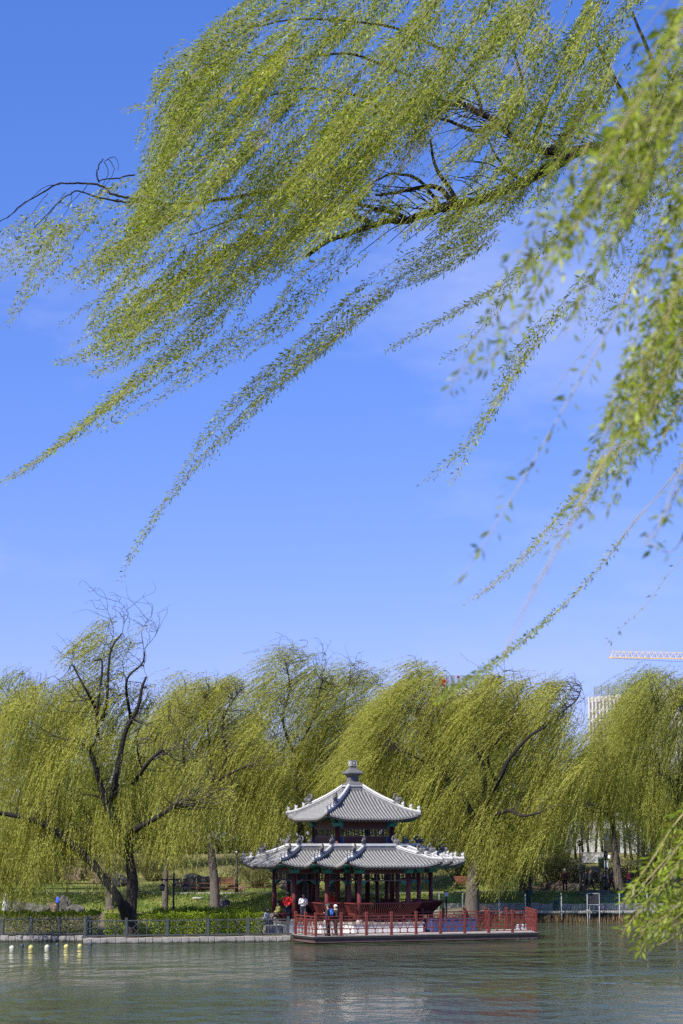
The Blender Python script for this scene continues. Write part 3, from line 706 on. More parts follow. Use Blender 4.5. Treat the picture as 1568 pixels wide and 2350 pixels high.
# lightning wires
mb = MB()
for hp in hips2 + [h for h in hips if h]:
    pts = [Vector(p) for p in hp]; prev = None
    for u in (0, 1, 2, 4, 5):
        p = pts[u] + Vector((.0, 0, .46)); mb.tube([pts[u] + Vector((0, 0, .14)), p], .008, 4)
        if prev is not None:
            m_ = (prev + p) / 2 - Vector((0, 0, .05)); mb.tube([prev, m_, p], .007, 4)
        prev = p
mb.build('lightning_wire', M['float'], pav)
# lightning rod
mb = MB(); mb.tube([(.1, .1, ZFIN - .6), (.1, .1, ZFIN + .55)], .008, 4); mb.build('lightning_rod', M['float'], fin)
# ------------------------------------------------------------------ timber deck over the water and its red railing
FDIR = (DKB - DKA); FDIR.z = 0; FL = FDIR.length; FDIR.normalize()
DZ = .40
A2, B2, E2_ = DKA.xy, DKB.xy, DKE.xy
C2 = Vector((xat(1215, B2.y + 4.6, 1.6), B2.y + 4.6)); D2 = C2 - FDIR.xy * 8.6
F2 = E2_ + Vector((-.3, 6.0))
deck = empty('timber_deck', (A2.x, A2.y, 0), 0, 'grey boarded deck with dark brown fascia over the water in front of the pavilion', 'deck')
poly = [A2, B2, C2, D2, Vector((D2.x - 2.5, D2.y + 3)), F2, E2_]
sh = lambda ps: [(p.x - A2.x, p.y - A2.y) for p in ps]
cen = sum(poly, Vector((0, 0))) / len(poly)
mb = MB(); mb.prism(sh(poly), DZ - .05, DZ); mb.build('deck_boards', M['deckboard'], deck)
mb = MB(); mb.prism(sh([p + (cen - p).normalized() * .05 for p in poly]), .04, DZ - .052); mb.build('fascia', M['deckbrown'], deck)
mb = MB()
for a, b_ in ((E2_, A2), (A2, B2), (B2, C2)):
    d = (b_ - a).normalized(); o = Vector((d.y, -d.x)) * .012; mb.bar((a.x - A2.x + o.x, a.y - A2.y + o.y, DZ - .085), (b_.x - A2.x + o.x, b_.y - A2.y + o.y, DZ - .085), .05, .13)
mb.build('edge_shade_strip', M['nearblack'], deck)  # dark strip stands in for the deck edge's shadow on the fascia
mb = MB()
for k in range(9):
    p = A2 + FDIR.xy * (.6 + k * (FL - 1.2) / 8) + Vector((.4 * 0, .45)); mb.tube([(p.x - A2.x, p.y - A2.y, -1.5), (p.x - A2.x, p.y - A2.y, .05)], .11, 8)
mb.build('pile', M['nearblack'], deck)

def rail_panel(mb, a, b):
    a, b = Vector(a), Vector(b); d = b - a; L = d.length; q = d / L
    P = lambda u, z: a + q * (u * L) + Vector((0, 0, z))
    for z, h in ((1.10, .055), (.93, .05), (.40, .05), (.13, .045)): mb.bar(P(.02, z), P(.98, z), .05, h)
    n = max(1, round(L / .52)); zt, zb = .93, .40; zm = (zt + zb) / 2
    for k in range(n):
        u0, u1 = k / n, (k + 1) / n; um = (u0 + u1) / 2; g = .17 / n
        mb.bar(P(u0 + .02, zt), P(um - g * .4, zm), .026); mb.bar(P(um - g * .4, zm), P(u0 + .02, zb), .026)
        mb.bar(P(u1 - .02, zt), P(um + g * .4, zm), .026); mb.bar(P(um + g * .4, zm), P(u1 - .02, zb), .026)
        mb.bar(P(u0 + g, zt), P(u1 - .5 * g, zb + .16), .022); mb.bar(P(u1 - g, zt), P(u0 + .5 * g, zb + .16), .022)
    for u in (.34, .66): mb.bar(P(u, .13), P(u, .40), .05, .06); mb.bar(P(u - .035, .36), P(u + .035, .36), .05, .05); mb.bar(P(u - .035, .17), P(u + .035, .17), .05, .05)
    mb.bar(P(.5, .93), P(.5, 1.10), .05, .06); mb.bar(P(.46, .965), P(.54, .965), .045, .04)
postme = MB(); postme.box((0, 0, .60), (.13, .13, 1.2)); postme.box((0, 0, 1.215), (.10, .10, .04)); postme.box((0, 0, 1.27), (.15, .15, .08)); postme.box((0, 0, 1.325), (.12, .12, .03)); postme = postme.mesh('post', M['redrail'])
def railing(name, runs, label):
    p0 = runs[0][0]; root = empty(name, (p0.x, p0.y, DZ), 0, label, 'railing'); done = []
    for a, b_, n in runs:
        pts = [a.lerp(b_, k / n) for k in range(n + 1)]; rz = math.atan2(b_.y - a.y, b_.x - a.x)
        for p in pts:
            if all((p - q).length > .1 for q in done):
                done.append(p); add_inst('post', postme, root, (p.x - p0.x, p.y - p0.y, 0), rz)
        for p, q in zip(pts[:-1], pts[1:]):
            d = (q - p).normalized() * .06; mb = MB(); rail_panel(mb, (p.x + d.x - p0.x, p.y + d.y - p0.y, 0), (q.x - d.x - p0.x, q.y - d.y - p0.y, 0)); mb.build('rail_panel', M['redrail'], root)
    return root
ins = lambda p: p + (cen - p).normalized() * .16
railing('deck_railing', [(ins(E2_), ins(A2), 2), (ins(A2), ins(B2), 9)], 'red railing with crossed lattice panels along the waterside edge of the deck')
railing('deck_railing', [(ins(B2) + Vector((0, .12)), ins(C2), 3), (ins(C2), ins(D2), 6)], 'red railing with crossed lattice panels along the back of the deck, facing the far bank')
tb = MB(); c = D2 + (A2 - D2) * .12
p = W(1035, 2118, C2.y - 3.6); tb.box((0, 0, .36), (3.0, .9, .72)); tb.box((0, 0, .73), (3.1, 1.0, .06))
o = bevel_build(tb, 'covered_crate', M['tarp'], None, (p.x, p.y, DZ + .005), .03); o.rotation_euler = (0, 0, AL); tag(o, 'long dark blue covered crate on the deck beside the white plinth', 'crate')

# ------------------------------------------------------------------ granite quay
def quay(a, b_, label, ret=None):
    root = empty('quay_wall', (a.x, a.y, 0), 0, label, 'wall'); mb, cp = MB(), MB()
    for s, e in ([(a, b_)] + ([ret] if ret else [])):
        d = (e - s).normalized(); L = (e - s).length; x = 0.0; ax = Matrix(((d.x, -d.y, 0), (d.y, d.x, 0), (0, 0, 1)))
        while x < L - .05:
            w = min(random.uniform(.34, .72), L - x); h = .34 + random.uniform(-.03, .03); dep = .45 + random.uniform(-.05, .04)
            m_ = s + d * (x + w / 2); nrm = Vector((-d.y, d.x))
            mb.box((m_.x - a.x + nrm.x * (.25 - dep / 2 * 0), m_.y - a.y + nrm.y * .25, h / 2 - .35 + .0), (w - .018, dep, h + .68), ax=ax, taper=random.uniform(.97, 1.0)); x += w
        m_ = (s + e) / 2; nrm = Vector((-d.y, d.x))
        cp.box((m_.x - a.x + nrm.x * .30, m_.y - a.y + nrm.y * .30, -.30), (L, .42, 1.15), ax=ax)
    bevel_build(mb, 'stone_block', M['quaystone'], root, None, .018); cp.build('wall_core', M['nearblack'], root); return root
quay(QL.xy, QR.xy, 'granite quay wall of rough blocks at the waterline, joining the deck', (QL.xy + Vector((-.02, QL2.y - QL.y)), QL.xy + Vector((-.02, .3))))
quay(Vector((-32, QL2.y)), Vector((QL.x - .1, QL2.y)), 'paler sunlit granite quay wall set back, left of the step beside the yellow buoys')

# ------------------------------------------------------------------ grey fence
def fence(pts, label, spans):
    p0 = Vector(pts[0]); root = empty('quay_fence', (p0.x, p0.y, G(p0.x, p0.y + .4) - .09), 0, label, 'fence'); allp = []
    for a, b_, n in zip(pts[:-1], pts[1:], spans):
        a, b_ = Vector(a), Vector(b_); rz = math.atan2(b_.y - a.y, b_.x - a.x)
        ps = [a.lerp(b_, k / n) for k in range(n + 1)]
        for p in ps:
            if all((p - q).length > .05 for q in allp):
                allp.append(p); mb = MB(); mb.box((0, 0, .6), (.13, .13, 1.2)); mb.box((0, 0, 1.215), (.145, .145, .03)); o = mb.build('post', M['steel'], root, (p.x - p0.x, p.y - p0.y, 0)); o.rotation_euler = (0, 0, rz)
        for p, q in zip(ps[:-1], ps[1:]):
            d = (q - p); L = d.length; d /= L; mb = MB()
            P = lambda u, z: (p.x - p0.x + d.x * u * L, p.y - p0.y + d.y * u * L, z)
            g = .075 / L
            mb.bar(P(g, 1.06), P(1 - g, 1.06), .06, .06); mb.bar(P(g, .24), P(1 - g, .24), .06, .07); zt, zb, zm = 1.03, .275, .65
            mb.bar(P(g + .018, zb), P(g + .018, zt), .035); mb.bar(P(1 - g - .018, zb), P(1 - g - .018, zt), .035); mb.bar(P(.5, zb), P(.5, zt), .026)
            for c in (.25, .75):
                for z in (zt, zb): mb.bar(P(c - .08, zm), P(c + .07, z), .026); mb.bar(P(c + .08, zm), P(c - .07, z), .026)
            for u0, u1 in ((g, .17), (.33, .5), (.5, .67), (.83, 1 - g)): mb.bar(P(u0, zm), P(u1, zm), .026)
            mb.build('fence_panel', M['steel'], root)
    return root
qd = (QR.xy - QL.xy).normalized(); nq = Vector((-qd.y, qd.x)) * .33
fence([QL.xy + nq + Vector((.1, QL2.y - QL.y)), QL.xy + nq + qd * .1, QR.xy + nq - qd * .1], 'grey metal fence with diamond panels on the quay between the willow and the deck', [2, 5])
fence([Vector((-29.6, QL2.y + .33)), Vector((QL.x - .15, QL2.y + .33))], 'grey metal fence with diamond panels on the set-back quay at the far left', [9])

# ------------------------------------------------------------------ hedges and bushes
def leafbox(name, x0, x1, y0, y1, h, dens, lm, label, cat, top=.16, ln=.085, skew=0.0, group=None):
    n = int(dens * ((x1 - x0) * (y1 - y0) + 2 * (x1 - x0) * h + 2 * (y1 - y0) * h))
    P = np.stack([RNG.uniform(x0, x1, n), RNG.uniform(y0, y1, n), RNG.uniform(.03, 1, n) ** .8 * h], -1)
    f = RNG.integers(0, 3, n); P[f == 0, 2] = h - np.abs(RNG.normal(0, .10, (f == 0).sum())); P[f == 1, 1] = y0 + np.abs(RNG.normal(0, .12, (f == 1).sum()))
    s_ = RNG.uniform(x0, x1, n // 50); 
    bump = .09 * np.sin(P[:, 0] * 3.1) * np.sin(P[:, 1] * 2.3 + P[:, 0] * 1.7) + .06 * np.sin(P[:, 0] * 7.7 + P[:, 1] * 5)
    P[:, 2] += bump * (P[:, 2] / h); P[:, 1] += .10 * np.sin(P[:, 0] * 4.3 + P[:, 2] * 5)
    # shoots standing above the clipped top
    m = int((x1 - x0) * (y1 - y0) * 9); sx = RNG.uniform(x0, x1, m); sy = RNG.uniform(y0, y1, m); sh_ = RNG.uniform(.05, .30, m)
    q = RNG.integers(0, m, m * 14); u = RNG.uniform(0, 1, m * 14)
    P2 = np.stack([sx[q] + RNG.normal(0, .03, m * 14), sy[q] + RNG.normal(0, .03, m * 14), h - .05 + sh_[q] * u], -1)
    P = np.concatenate([P, P2]); P[:, 1] += skew * (P[:, 0] - x0); n = len(P)
    D = norm(RNG.normal(size=(n, 3)) + np.array([0, -.3, .9])); L = RNG.uniform(.7, 1.3, n) * ln
    P[:, 2] += gh(P[:, 0], P[:, 1])
    t = np.clip(.5 + .22 * RNG.normal(size=n) + .2 * np.sin(P[:, 0] * 1.9 + P[:, 1]), 0, 1)
    v, qd_ = leaf_quads(P, D, L, L * .62, .15)
    loc = np.array([(x0 + x1) / 2, (y0 + y1) / 2, G((x0 + x1) / 2, (y0 + y1) / 2)])
    root = empty(name, loc, 0, label, cat, group)
    link_mesh('foliage', fast_mesh('foliage', v - loc, qd_, [lm], t), root)
    return root
sk = (QR.y - QL.y) / (QR.x - QL.x)
leafbox('clipped_hedge', -30, QL.x + .4, QL2.y + .9, QL2.y + 2.4, 1.30, 420, M['lf_hedge'], 'bright green clipped hedge behind the fence at the far left edge', 'hedge')
leafbox('clipped_hedge', QL.x + .9, -4.6, QL.y + 2.0, QL.y + 3.4, 1.24, 420, M['lf_hedge'], 'bright yellow-green clipped hedge directly behind the fence beside the deck', 'hedge', skew=sk)
leafbox('clipped_hedge', QL.x + 3.4, -5.2, QL.y + 5.0, QL.y + 7.5, 1.34, 320, M['lf_hedged'], 'darker taller hedge in a second row around the double lantern post', 'hedge', skew=sk * .6)
def bush(xD, Y, w, h, n, lm, label, ln=.14, name='weeping_bush', group='bushes on the slope', droop=True, cat='bush'):
    x = xat(xD, Y, 3); z = G(x, Y); root = empty(name, (x, Y, z), 0, label, cat, group)
    L = Leaves(); ns = n // 26
    for k in range(ns):
        a = RNG.uniform(0, 2 * np.pi); r = np.sqrt(RNG.uniform(0, 1)); top = h * RNG.uniform(.6, 1.05) * (1 - .35 * r)
        e = np.array([math.cos(a) * w * .5 * r, math.sin(a) * w * .35 * r, top])
        tip = e * [1.35, 1.35, 0] + [RNG.normal(0, .1), RNG.normal(0, .1), top * RNG.uniform(.05, .7) if droop else top * 1.1]
        P = spline([e * [.15, .15, .02], e * [.6, .6, .75], e, tip], 14) + np.array([x, Y, z])
        p, d, s = along(P, .5 * ln, .5); m = RNG.uniform(size=len(p)) < .35 + .65 * s; p, d = p[m], d[m]
        L.put(p, norm(d + RNG.normal(0, .55, p.shape)), RNG.uniform(.6, 1.2, len(p)) * ln, RNG.uniform(.3, .5, len(p)) * ln, np.clip(RNG.normal(.5, .22, len(p)), 0, 1))
        if k % 3 == 0: L.paths.append(P); L.rads.append(.008)
    L.build('foliage', lm, M['twigdark'], root); return root
bush(590, 163, 5, 2.6, 4200, M['lf_bush'], 'olive weeping bush behind the red slatted bench left of the pavilion')
bush(632, 168, 4.4, 2.4, 3600, M['lf_bush'], 'olive bush on the slope just left of the pavilion eave')
bush(1055, 164, 4.5, 2.8, 3600, M['lf_bush'], 'round dark olive bush right behind the pavilion eave')
bush(1275, 161.5, 5.2, 2.9, 5200, M['lf_bush'], 'broad olive weeping bush behind the walker in dark red')
bush(1215, 163, 3.2, 3.4, 3000, M['lf_a'], 'fresh light green bush behind the green picket fence', ln=.16, droop=False)
bush(1470, 162, 6, 2.2, 4500, M['lf_bush'], 'low dark bush behind the walker in the red jacket')
bush(1390, 166, 4, 1.4, 2600, M['lf_bush'], 'low brownish bush below the grassy bank at the right')
bush(1290, 174, 5, 5.0, 5200, M['lf_dark'], 'dark evergreen shrub before the white building', droop=False, cat='shrub')
bush(1500, 176, 7, 4.6, 7000, M['lf_dark'], 'wide dark evergreen shrub at the right edge below the pale blossom tree', droop=False, cat='shrub')
bush(100, 164, 5, 1.8, 3000, M['lf_bush'], 'olive bush between the warm rocks at the far left')
bush(350, 167, 6, 3.2, 4200, M['lf_bush'], 'olive bush on the slope behind the big left willow')
bush(700, 166, 6, 2.4, 3800, M['lf_bush'], 'olive bush seen through the pavilion columns')
p = W(1040, 2105, 125); bush(1046, 124.5, 1.5, 1.5, 1500, M['lf_hedge'], 'small yellow-green shrub at the right end of the pavilion bench', .1, 'shrub', None, False, 'shrub')

# grass blades on the lawn and slope, one mass
n = 60000; gx_ = RNG.uniform(-40, 45, n); gy_ = np.where(RNG.uniform(size=n) < .6, RNG.uniform(149.6, 155.6, n), RNG.uniform(158.8, 186, n))
P = np.stack([gx_, gy_, gh(gx_, gy_) - .01], -1); L_ = RNG.uniform(.10, .26, n)
v, q = leaf_quads(P, norm(RNG.normal(0, .35, (n, 3)) + [0, 0, 1]), L_, L_ * .35, .1)
tt = np.clip(.45 + .3 * np.sin(gx_ * .5 + gy_) * np.sin(gy_ * .7) + .2 * RNG.normal(size=n) + np.where(gy_ > 158, .3, 0), 0, 1)
tag(link_mesh('grass', fast_mesh('grass', v, q, [M['lf_grass']], tt)), 'short patchy spring grass on the lawn and slope', 'grass', None, 'stuff')

# ------------------------------------------------------------------ rocks
def rock(xD, Y, w, h, label, m='rock', dz=0.0, group='garden rocks'):
    x = xat(xD, Y, 1.5); z = G(x, Y) + dz; bm = bmesh.new(); bmesh.ops.create_icosphere(bm, subdivisions=3, radius=1)
    sd = random.uniform(0, 99)
    for v in bm.verts:
        c = v.co.copy(); f = 1 + .22 * math.sin(c.x * 3.1 + sd) * math.cos(c.z * 2.7 + sd) + .14 * math.sin(c.y * 6 + c.x * 5 + sd * 2) + .10 * math.sin(c.z * 11 + sd * 3) * math.cos(c.x * 9) + random.uniform(-.04, .04)
        v.co = Vector((c.x * f * w / 2, c.y * f * w * .33, max(c.z * f, -.35) * h * .62 + h * .25))
    me = bpy.data.meshes.new('rock'); bm.to_mesh(me); bm.free(); me.materials.append(M[m])
    o = link_mesh('garden_rock', me, None, (x, Y, z - .08)); o.rotation_euler = (0, 0, random.uniform(-.4, .4)); return tag(o, label, 'rock', group)
rock(150, 148.5, .95, 1.45, 'tall grey upright rock right of the child in blue'); rock(172, 148, 1.3, .8, 'low spreading grey rock at the foot of the upright one'); rock(118, 148.8, 1.2, .9, 'brown-grey rock behind the child in blue', 'rockwarm')
rock(60, 149, 1.7, .95, 'broad grey rock next to the white pillar'); rock(88, 147.6, 1.8, .9, 'low pale rock in front of the broad grey rock'); rock(40, 150, 1.5, 1.0, 'small grey rock beside the white pillar, set further back')
rock(262, 163, 2.2, 1.3, 'grey rock on the slope behind the big willow trunks'); rock(236, 164.5, 1.9, 1.2, 'warm brown rock on the slope left of the big willow', 'rockwarm'); rock(165, 168, 2.2, 1.5, 'orange-tinted rock high on the left slope', 'rockwarm'); rock(225, 170, 2.4, 1.5, 'reddish rock on the left slope above the white coping', 'rockwarm')
rock(110, 166, 2.0, 1.3, 'grey and orange rock high at the left', 'rockwarm'); rock(20, 165, 2.8, 1.3, 'wide grey rock at the left edge of the slope')
rock(690 - 4, 160.5, 2.6, 1.5, 'grey rock seen between the left pavilion columns'); rock(452, 160.3, 2.2, 1.5, 'light grey rock by the path right of the double lantern'); rock(478, 160.6, 1.8, 1.3, 'grey rock beside the second willow trunk'); rock(425, 160.8, 1.6, 1.0, 'small grey rock left of the light grey rock')
rock(540, 160.2, 1.4, .6, 'flat warm rock below the red slatted bench', 'rockwarm'); rock(1340, 164, 2.6, 1.7, 'pale rounded rock behind the black lamp pole at the right'); rock(1285, 160.2, 2.8, .9, 'flat sandy rock at the feet of the walker in dark red', 'rockwarm'); rock(1320, 159.6, 1.8, .7, 'dark flat rock beside the sandy one')
rock(1235, 160, 1.6, .5, 'small sandy rock at the end of the picket fence', 'rockwarm'); rock(655, 164, 1.8, .9, 'pale rock on the dirt slope left of the pavilion', 'rockwarm'); rock(1365, 153.8, 2.6, .5, 'flat grey stepping rock on the lawn behind the mesh fence'); rock(1395, 152.5, 2.2, .45, 'low grey rock lowest on the lawn by the notice board'); rock(1378, 151.2, 1.8, .4, 'small flat rock on the lawn above the fishing figure')

# ------------------------------------------------------------------ far bank: boardwalk, stone wall, reeds, mesh fence, board
bw = empty('boardwalk', (25, 147, 0), 0, 'pale concrete walkway along the far bank above the reeds', 'walkway')
mb = MB(); mb.box((4, .15, .70), (50, 2.3, .14)); mb.build('walkway_slab', M['concrete'], bw)
mb = MB()
for k in range(24): mb.box((-19 + k * 2.1, -.7, -.3), (.2, .2, 1.86))
mb.build('pier', M['nearblack'], bw)
mb = MB()
x = 7.5
while x < 52:
    w = random.uniform(.5, 1.2); h = random.uniform(.42, .52); mb.box((x + w / 2 - 25, 148.55 - 147, .77 + h / 2), (w - .02, .5, h)); x += w
rw = bevel_build(mb, 'retaining_wall', M['granite'], None, (25, 147, 0), .03); tag(rw, 'low rough stone retaining wall behind the far walkway', 'wall')
n = 3600; rx = RNG.uniform(7, 50, n); ry = RNG.uniform(145.2, 146.0, n); P = np.stack([rx, ry, np.full(n, -.25)], -1); L_ = RNG.uniform(.35, .85, n) * (.8 + .2 * np.sin(rx * 1.3))
v, q = leaf_quads(P, norm(RNG.normal(0, .10, (n, 3)) + [0, 0, 1]), L_ + .25, np.full(n, .045), .05)
tag(link_mesh('reeds', fast_mesh('reeds', v, q, [M['reed']], np.clip(RNG.normal(.5, .25, n), 0, 1))), 'dry brown reed stubble standing in the water under the far walkway', 'reeds', None, 'stuff')
mf = empty('mesh_fence', (9, 145.7, 0), 0, 'green wire mesh fence on pale posts along the far walkway', 'fence')
pxs = [xat(978 + (x_ - 940) * 0 + x_, 145.7, 1) for x_ in ()]
for xd in (1008, 1062, 1146, 1206, 1289, 1353, 1422, 1486, 1552, 1620):
    x = xat(xd, 145.7, 1.5); mb = MB(); mb.tube([(x - 9, 0, -.9), (x - 9, 0, 2.05)], .045, 6); mb.build('post', M['post'], mf)
mb = MB(); xa, xb = xat(985, 145.7, 1) - 9, xat(1640, 145.7, 1) - 9
for k in range(int((xb - xa) / .14)): mb.bar((xa + k * .14, -.05, .55), (xa + k * .14, -.05, 2.0), .010)
for k in range(13): mb.bar((xa, -.055, .56 + k * .12), (xb, -.055, .56 + k * .12), .009)
mb.build('wire_mesh', M['mesh'], mf)
nb = empty('notice_board', (xat(1362, 144.9, 1.5), 144.9, 0), 0, 'dark notice board in a white frame standing in the water by the far walkway', 'board')
zb0, zb1 = zat(2076, 144.9), zat(2050, 144.9); bwid = 27 / FD * 145
mb = MB(); mb.box((0, 0, (zb0 + zb1) / 2), (bwid - .08, .05, zb1 - zb0 - .08)); mb.build('panel', M['board'], nb)
mb = MB()
for z in (zb0, zb1): mb.box((0, -.005, z), (bwid + .02, .06, .035))
for sx in (-1, 1): mb.box((sx * bwid / 2, -.005, (zb0 + zb1) / 2), (.035, .058, zb1 - zb0 - .037))
mb.build('frame', M['post'], nb)
for sx in (-1, 1): mb = MB(); mb.tube([(sx * bwid / 2, .03, -1.2), (sx * bwid / 2, .03, zb1)], .03, 6); mb.build('leg', M['post'], nb)

# green picket fences, path railing, benches
def pickets(x0, x1, Y, label):
    xa, xb = xat(x0, Y, 2), xat(x1, Y, 2); z = G((xa + xb) / 2, Y); root = empty('picket_fence', ((xa + xb) / 2, Y, z), 0, label, 'fence'); c = (xa + xb) / 2; mb = MB()
    for k in range(int((xb - xa) / .2)): mb.box((xa + k * .2 - c, 0, .5), (.09, .03, 1.0 + .06 * (k % 2)))
    mb.build('picket_panel', M['picket'], root); mb = MB()
    for zz in (.25, .8): mb.box((0, .03, zz), (xb - xa, .03, .06))
    mb.build('rail', M['picket'], root)
pickets(1000, 1058, 159.6, 'dark green picket fence beside the red bench right of the pavilion'); pickets(1130, 1235, 159.6, 'dark green picket fence left of the walker in dark red')
def path_rail(x0, x1, Y, label, h=.75, m='bench'):
    xa, xb = xat(x0, Y, 2), xat(x1, Y, 2); c = (xa + xb) / 2; z = G(c, Y); root = empty('path_railing', (c, Y, z), 0, label, 'railing'); nn_ = max(2, int((xb - xa) / 1.6)); mb = MB()
    for zz in (h, h * .5): mb.tube([(xa - c, 0, zz), (xb - c, 0, zz)], .03, 5)
    mb.build('rail', M[m], root)
    pm_ = MB(); pm_.tube([(0, 0, -.25), (0, 0, h + .04)], .04, 6); pm_ = pm_.mesh('post', M[m])
    for k in range(nn_ + 1): add_inst('post', pm_, root, (xa - c + (xb - xa) * k / nn_, 0, 0))
path_rail(-40, 250, 155.45, 'dark path railing at the far left behind the rocks', .8, 'black'); path_rail(400, 660, 158.7, 'low brown railing behind the path left of the pavilion', .7); path_rail(1330, 1580, 158.9, 'low dark railing behind the walkers at the right', .55, 'black')
def bench_out(xD, Y, label):
    x = xat(xD, Y, 2.4); root = empty('park_bench', (x, Y, G(x, Y)), 0, label, 'bench', 'red slatted park benches'); mb = MB()
    for k in range(4): mb.box((0, -.18 + k * .12, .45), (1.7, .09, .04))
    mb.build('seat', M['bench'], root); mb = MB()
    for k in range(5): mb.box((0, .26 + k * .02, .56 + k * .11), (1.7, .035, .09))
    mb.build('backrest', M['bench'], root)
    for sx in (-.75, .75): mb = MB(); mb.tube([(sx, -.2, 0), (sx, -.2, .44)], .025, 5); mb.tube([(sx, .24, 0), (sx, .24, .5), (sx, .34, 1.0)], .025, 5); mb.bar((sx, -.22, .42), (sx, .28, .42), .04); mb.build('leg', M['black'], root)
bench_out(512, 160, 'red slatted park bench behind the second willow trunk'); bench_out(1067, 159.2, 'red slatted park bench between the pavilion and the big right willow'); bench_out(1414, 159.4, 'red slatted park bench behind the leaning willow trunk at the right')

# lamps
def lantern(mb, gb, c, s=1.0):
    x, y, z = c
    mb.lathe([(.02, .12), (.05, .08), (.19, -.02), (.17, -.04)], (x, y, z), 6); gb.lathe([(.12, -.30), (.145, -.045)], (x, y, z), 6)
    mb.lathe([(.13, -.34), (.13, -.30)], (x, y, z), 6)
    for k in range(6): g = 2 * math.pi * k / 6; mb.tube([(x + .125 * math.cos(g), y + .125 * math.sin(g), z - .31), (x + .15 * math.cos(g), y + .15 * math.sin(g), z - .04)], .014, 4)
def lamp_double():
    Y = 121.0; zt = zat(2003, Y); x = xat(610, Y, 2); x = xat((957 / 1.568) / 1.5332, Y, 2); z = G(x, Y); h = zt - z
    root = empty('lantern_post', (x, Y, z), 0, 'black lantern post with two hanging hexagonal lanterns rising from the hedge', 'lamp post')
    mb = MB(); mb.lathe([(.13, 0), (.13, .25), (.07, .35), (.055, h - .1), (.02, h)], n=10); mb.build('pole', M['black'], root)
    mb = MB(); mb.box((0, 0, h - .40), (1.6, .07, .07)); mb.tube([(-.5, 0, h - .42), (-.2, 0, h - .55), (0, 0, h - .85)], .02, 5); mb.tube([(.5, 0, h - .42), (.2, 0, h - .55), (0, 0, h - .85)], .02, 5); mb.build('cross_arm', M['black'], root)
    for sx in (-1, 1):
        mb, gb = MB(), MB(); mb.tube([(0, 0, .30), (0, 0, .1)], .015, 4); lantern(mb, gb, (0, 0, 0), 1); o = mb.build('lantern', M['black'], root, (sx * .68, 0, h - .72)); gb.build('pane', M['glass'], o)
lamp_double()
def lamp_pole(xD, yt, Y, label, head='none'):
    x = xat(xD, Y, 2); z = G(x, Y); h = zat(yt, Y) - z; root = empty('lamp_pole', (x, Y, z), 0, label, 'lamp post')
    mb = MB(); mb.lathe([(.15, 0), (.15, .5), (.11, .9), (.075, 1.0), (.06, h)], n=8); mb.build('pole', M['black'], root)
    mb, gb = MB(), MB(); lantern(mb, gb, (0, 0, 0)); o = mb.build('lantern', M['black'], root, (0, 0, h + .3)); gb.build('pane', M['glass'], o)
lamp_pole(543, 1960, 158.9, 'slim black lamp pole beside the red bench left of the pavilion'); lamp_pole(1333, 1940, 159, 'slim black lamp pole left of the walking pair at the right'); lamp_pole(1392, 1965, 154.5, 'black lamp pole on the lawn in front of the three dark walkers')
def bollard(xD, Y, yt, label):
    x = xat(xD, Y, 1); z = G(x, Y); h = zat(yt, Y) - z; root = empty('lamp_bollard', (x, Y, z), 0, label, 'lamp'); mb = MB(); mb.tube([(0, 0, 0), (0, 0, h - .3)], .05, 8); mb.box((0, 0, h), (.3, .3, .05)); mb.build('post', M['black'], root)
    mb = MB(); mb.box((0, 0, h - .16), (.22, .22, .26)); mb.build('lamp_glass', M['white'], root)
bollard(1025, 126, 2046, 'short lamp bollard with a white head at the right end of the pavilion')
# pillar, bin, plinth
p = W(12, 2098, 140); mb = MB(); mb.lathe([(.22, 0), (.22, 1.1), (.20, 1.12), (.20, 1.15), (.22, 1.17), (.22, 1.52), (.18, 1.56)], (0, 0, 0), 14)
tag(mb.build('stone_pillar', M['pillar'], None, (xat(12, 140, 1), 140, G(xat(12, 140, 1), 140))), 'white cylindrical stone pillar at the far left edge', 'pillar')
x = xat(1381, 174, 4); mb = MB(); mb.lathe([(.26, 0), (.29, .85), (.31, .86), (.31, .95), (.1, 1.02)], n=14); tag(mb.build('litter_bin', M['binm'], None, (x, 174, G(x, 174))), 'dark green litter bin beside the visitor with the white bag', 'bin')
x = xat(1365, 180, 4); mb = MB(); mb.box((0, 0, .45), (2.1, .6, .9)); mb.box((0, 0, .93), (2.2, .7, .06)); tag(bevel_build(mb, 'stone_block', M['whitewall'], None, (x, 180, G(x, 180)), .03), 'pale stone block in front of the white building', 'stone block')
# stepping disk on lawn
for xd, yv, Yv in ((455, 2058, 154.2),):
    x = xat(xd, Yv, 1.6); mb = MB(); mb.lathe([(.45, 0), (.45, .12), (.40, .15)], n=12); tag(mb.build('manhole_slab', M['concrete'], None, (x, Yv, G(x, Yv) - .02)), 'pale round slab on the lawn left of the second willow', 'slab')

# ------------------------------------------------------------------ buoys
def buoy(xD, yD, r, m, label, group):
    p = W0(xD, yD, 0); mb = MB(); mb.ball((0, 0, r * .15), r, 14, 9); mb.lathe([(r * .16, r * 1.08), (r * .16, r * 1.2), (r * .07, r * 1.24)], n=8)
    return tag(mb.build('buoy', M[m], None, (p.x, p.y, 0)), label, 'buoy', group)
K5 = lambda x, y: (x / 3.92 / 1.5332, (3000 + y / 3.92) / 1.5332)
for (x, y), r, m, l in (((165, 1322), .145, 'buoyw', 'cream white buoy, leftmost of the string by the quay'), ((428, 1316), .145, 'buoyy', 'yellow buoy second from the left by the quay'), ((650, 1310), .142, 'buoyw', 'half cream half yellow looking buoy in the middle of the string by the quay'), ((916, 1304), .142, 'buoyy', 'deep yellow buoy fourth from the left by the quay'), ((1103, 1296), .135, 'buoyy', 'pale yellow buoy nearest the step of the quay wall')):
    xd, yd = K5(x, y); buoy(xd, yd, r, m, l, 'yellow and cream buoys by the quay')
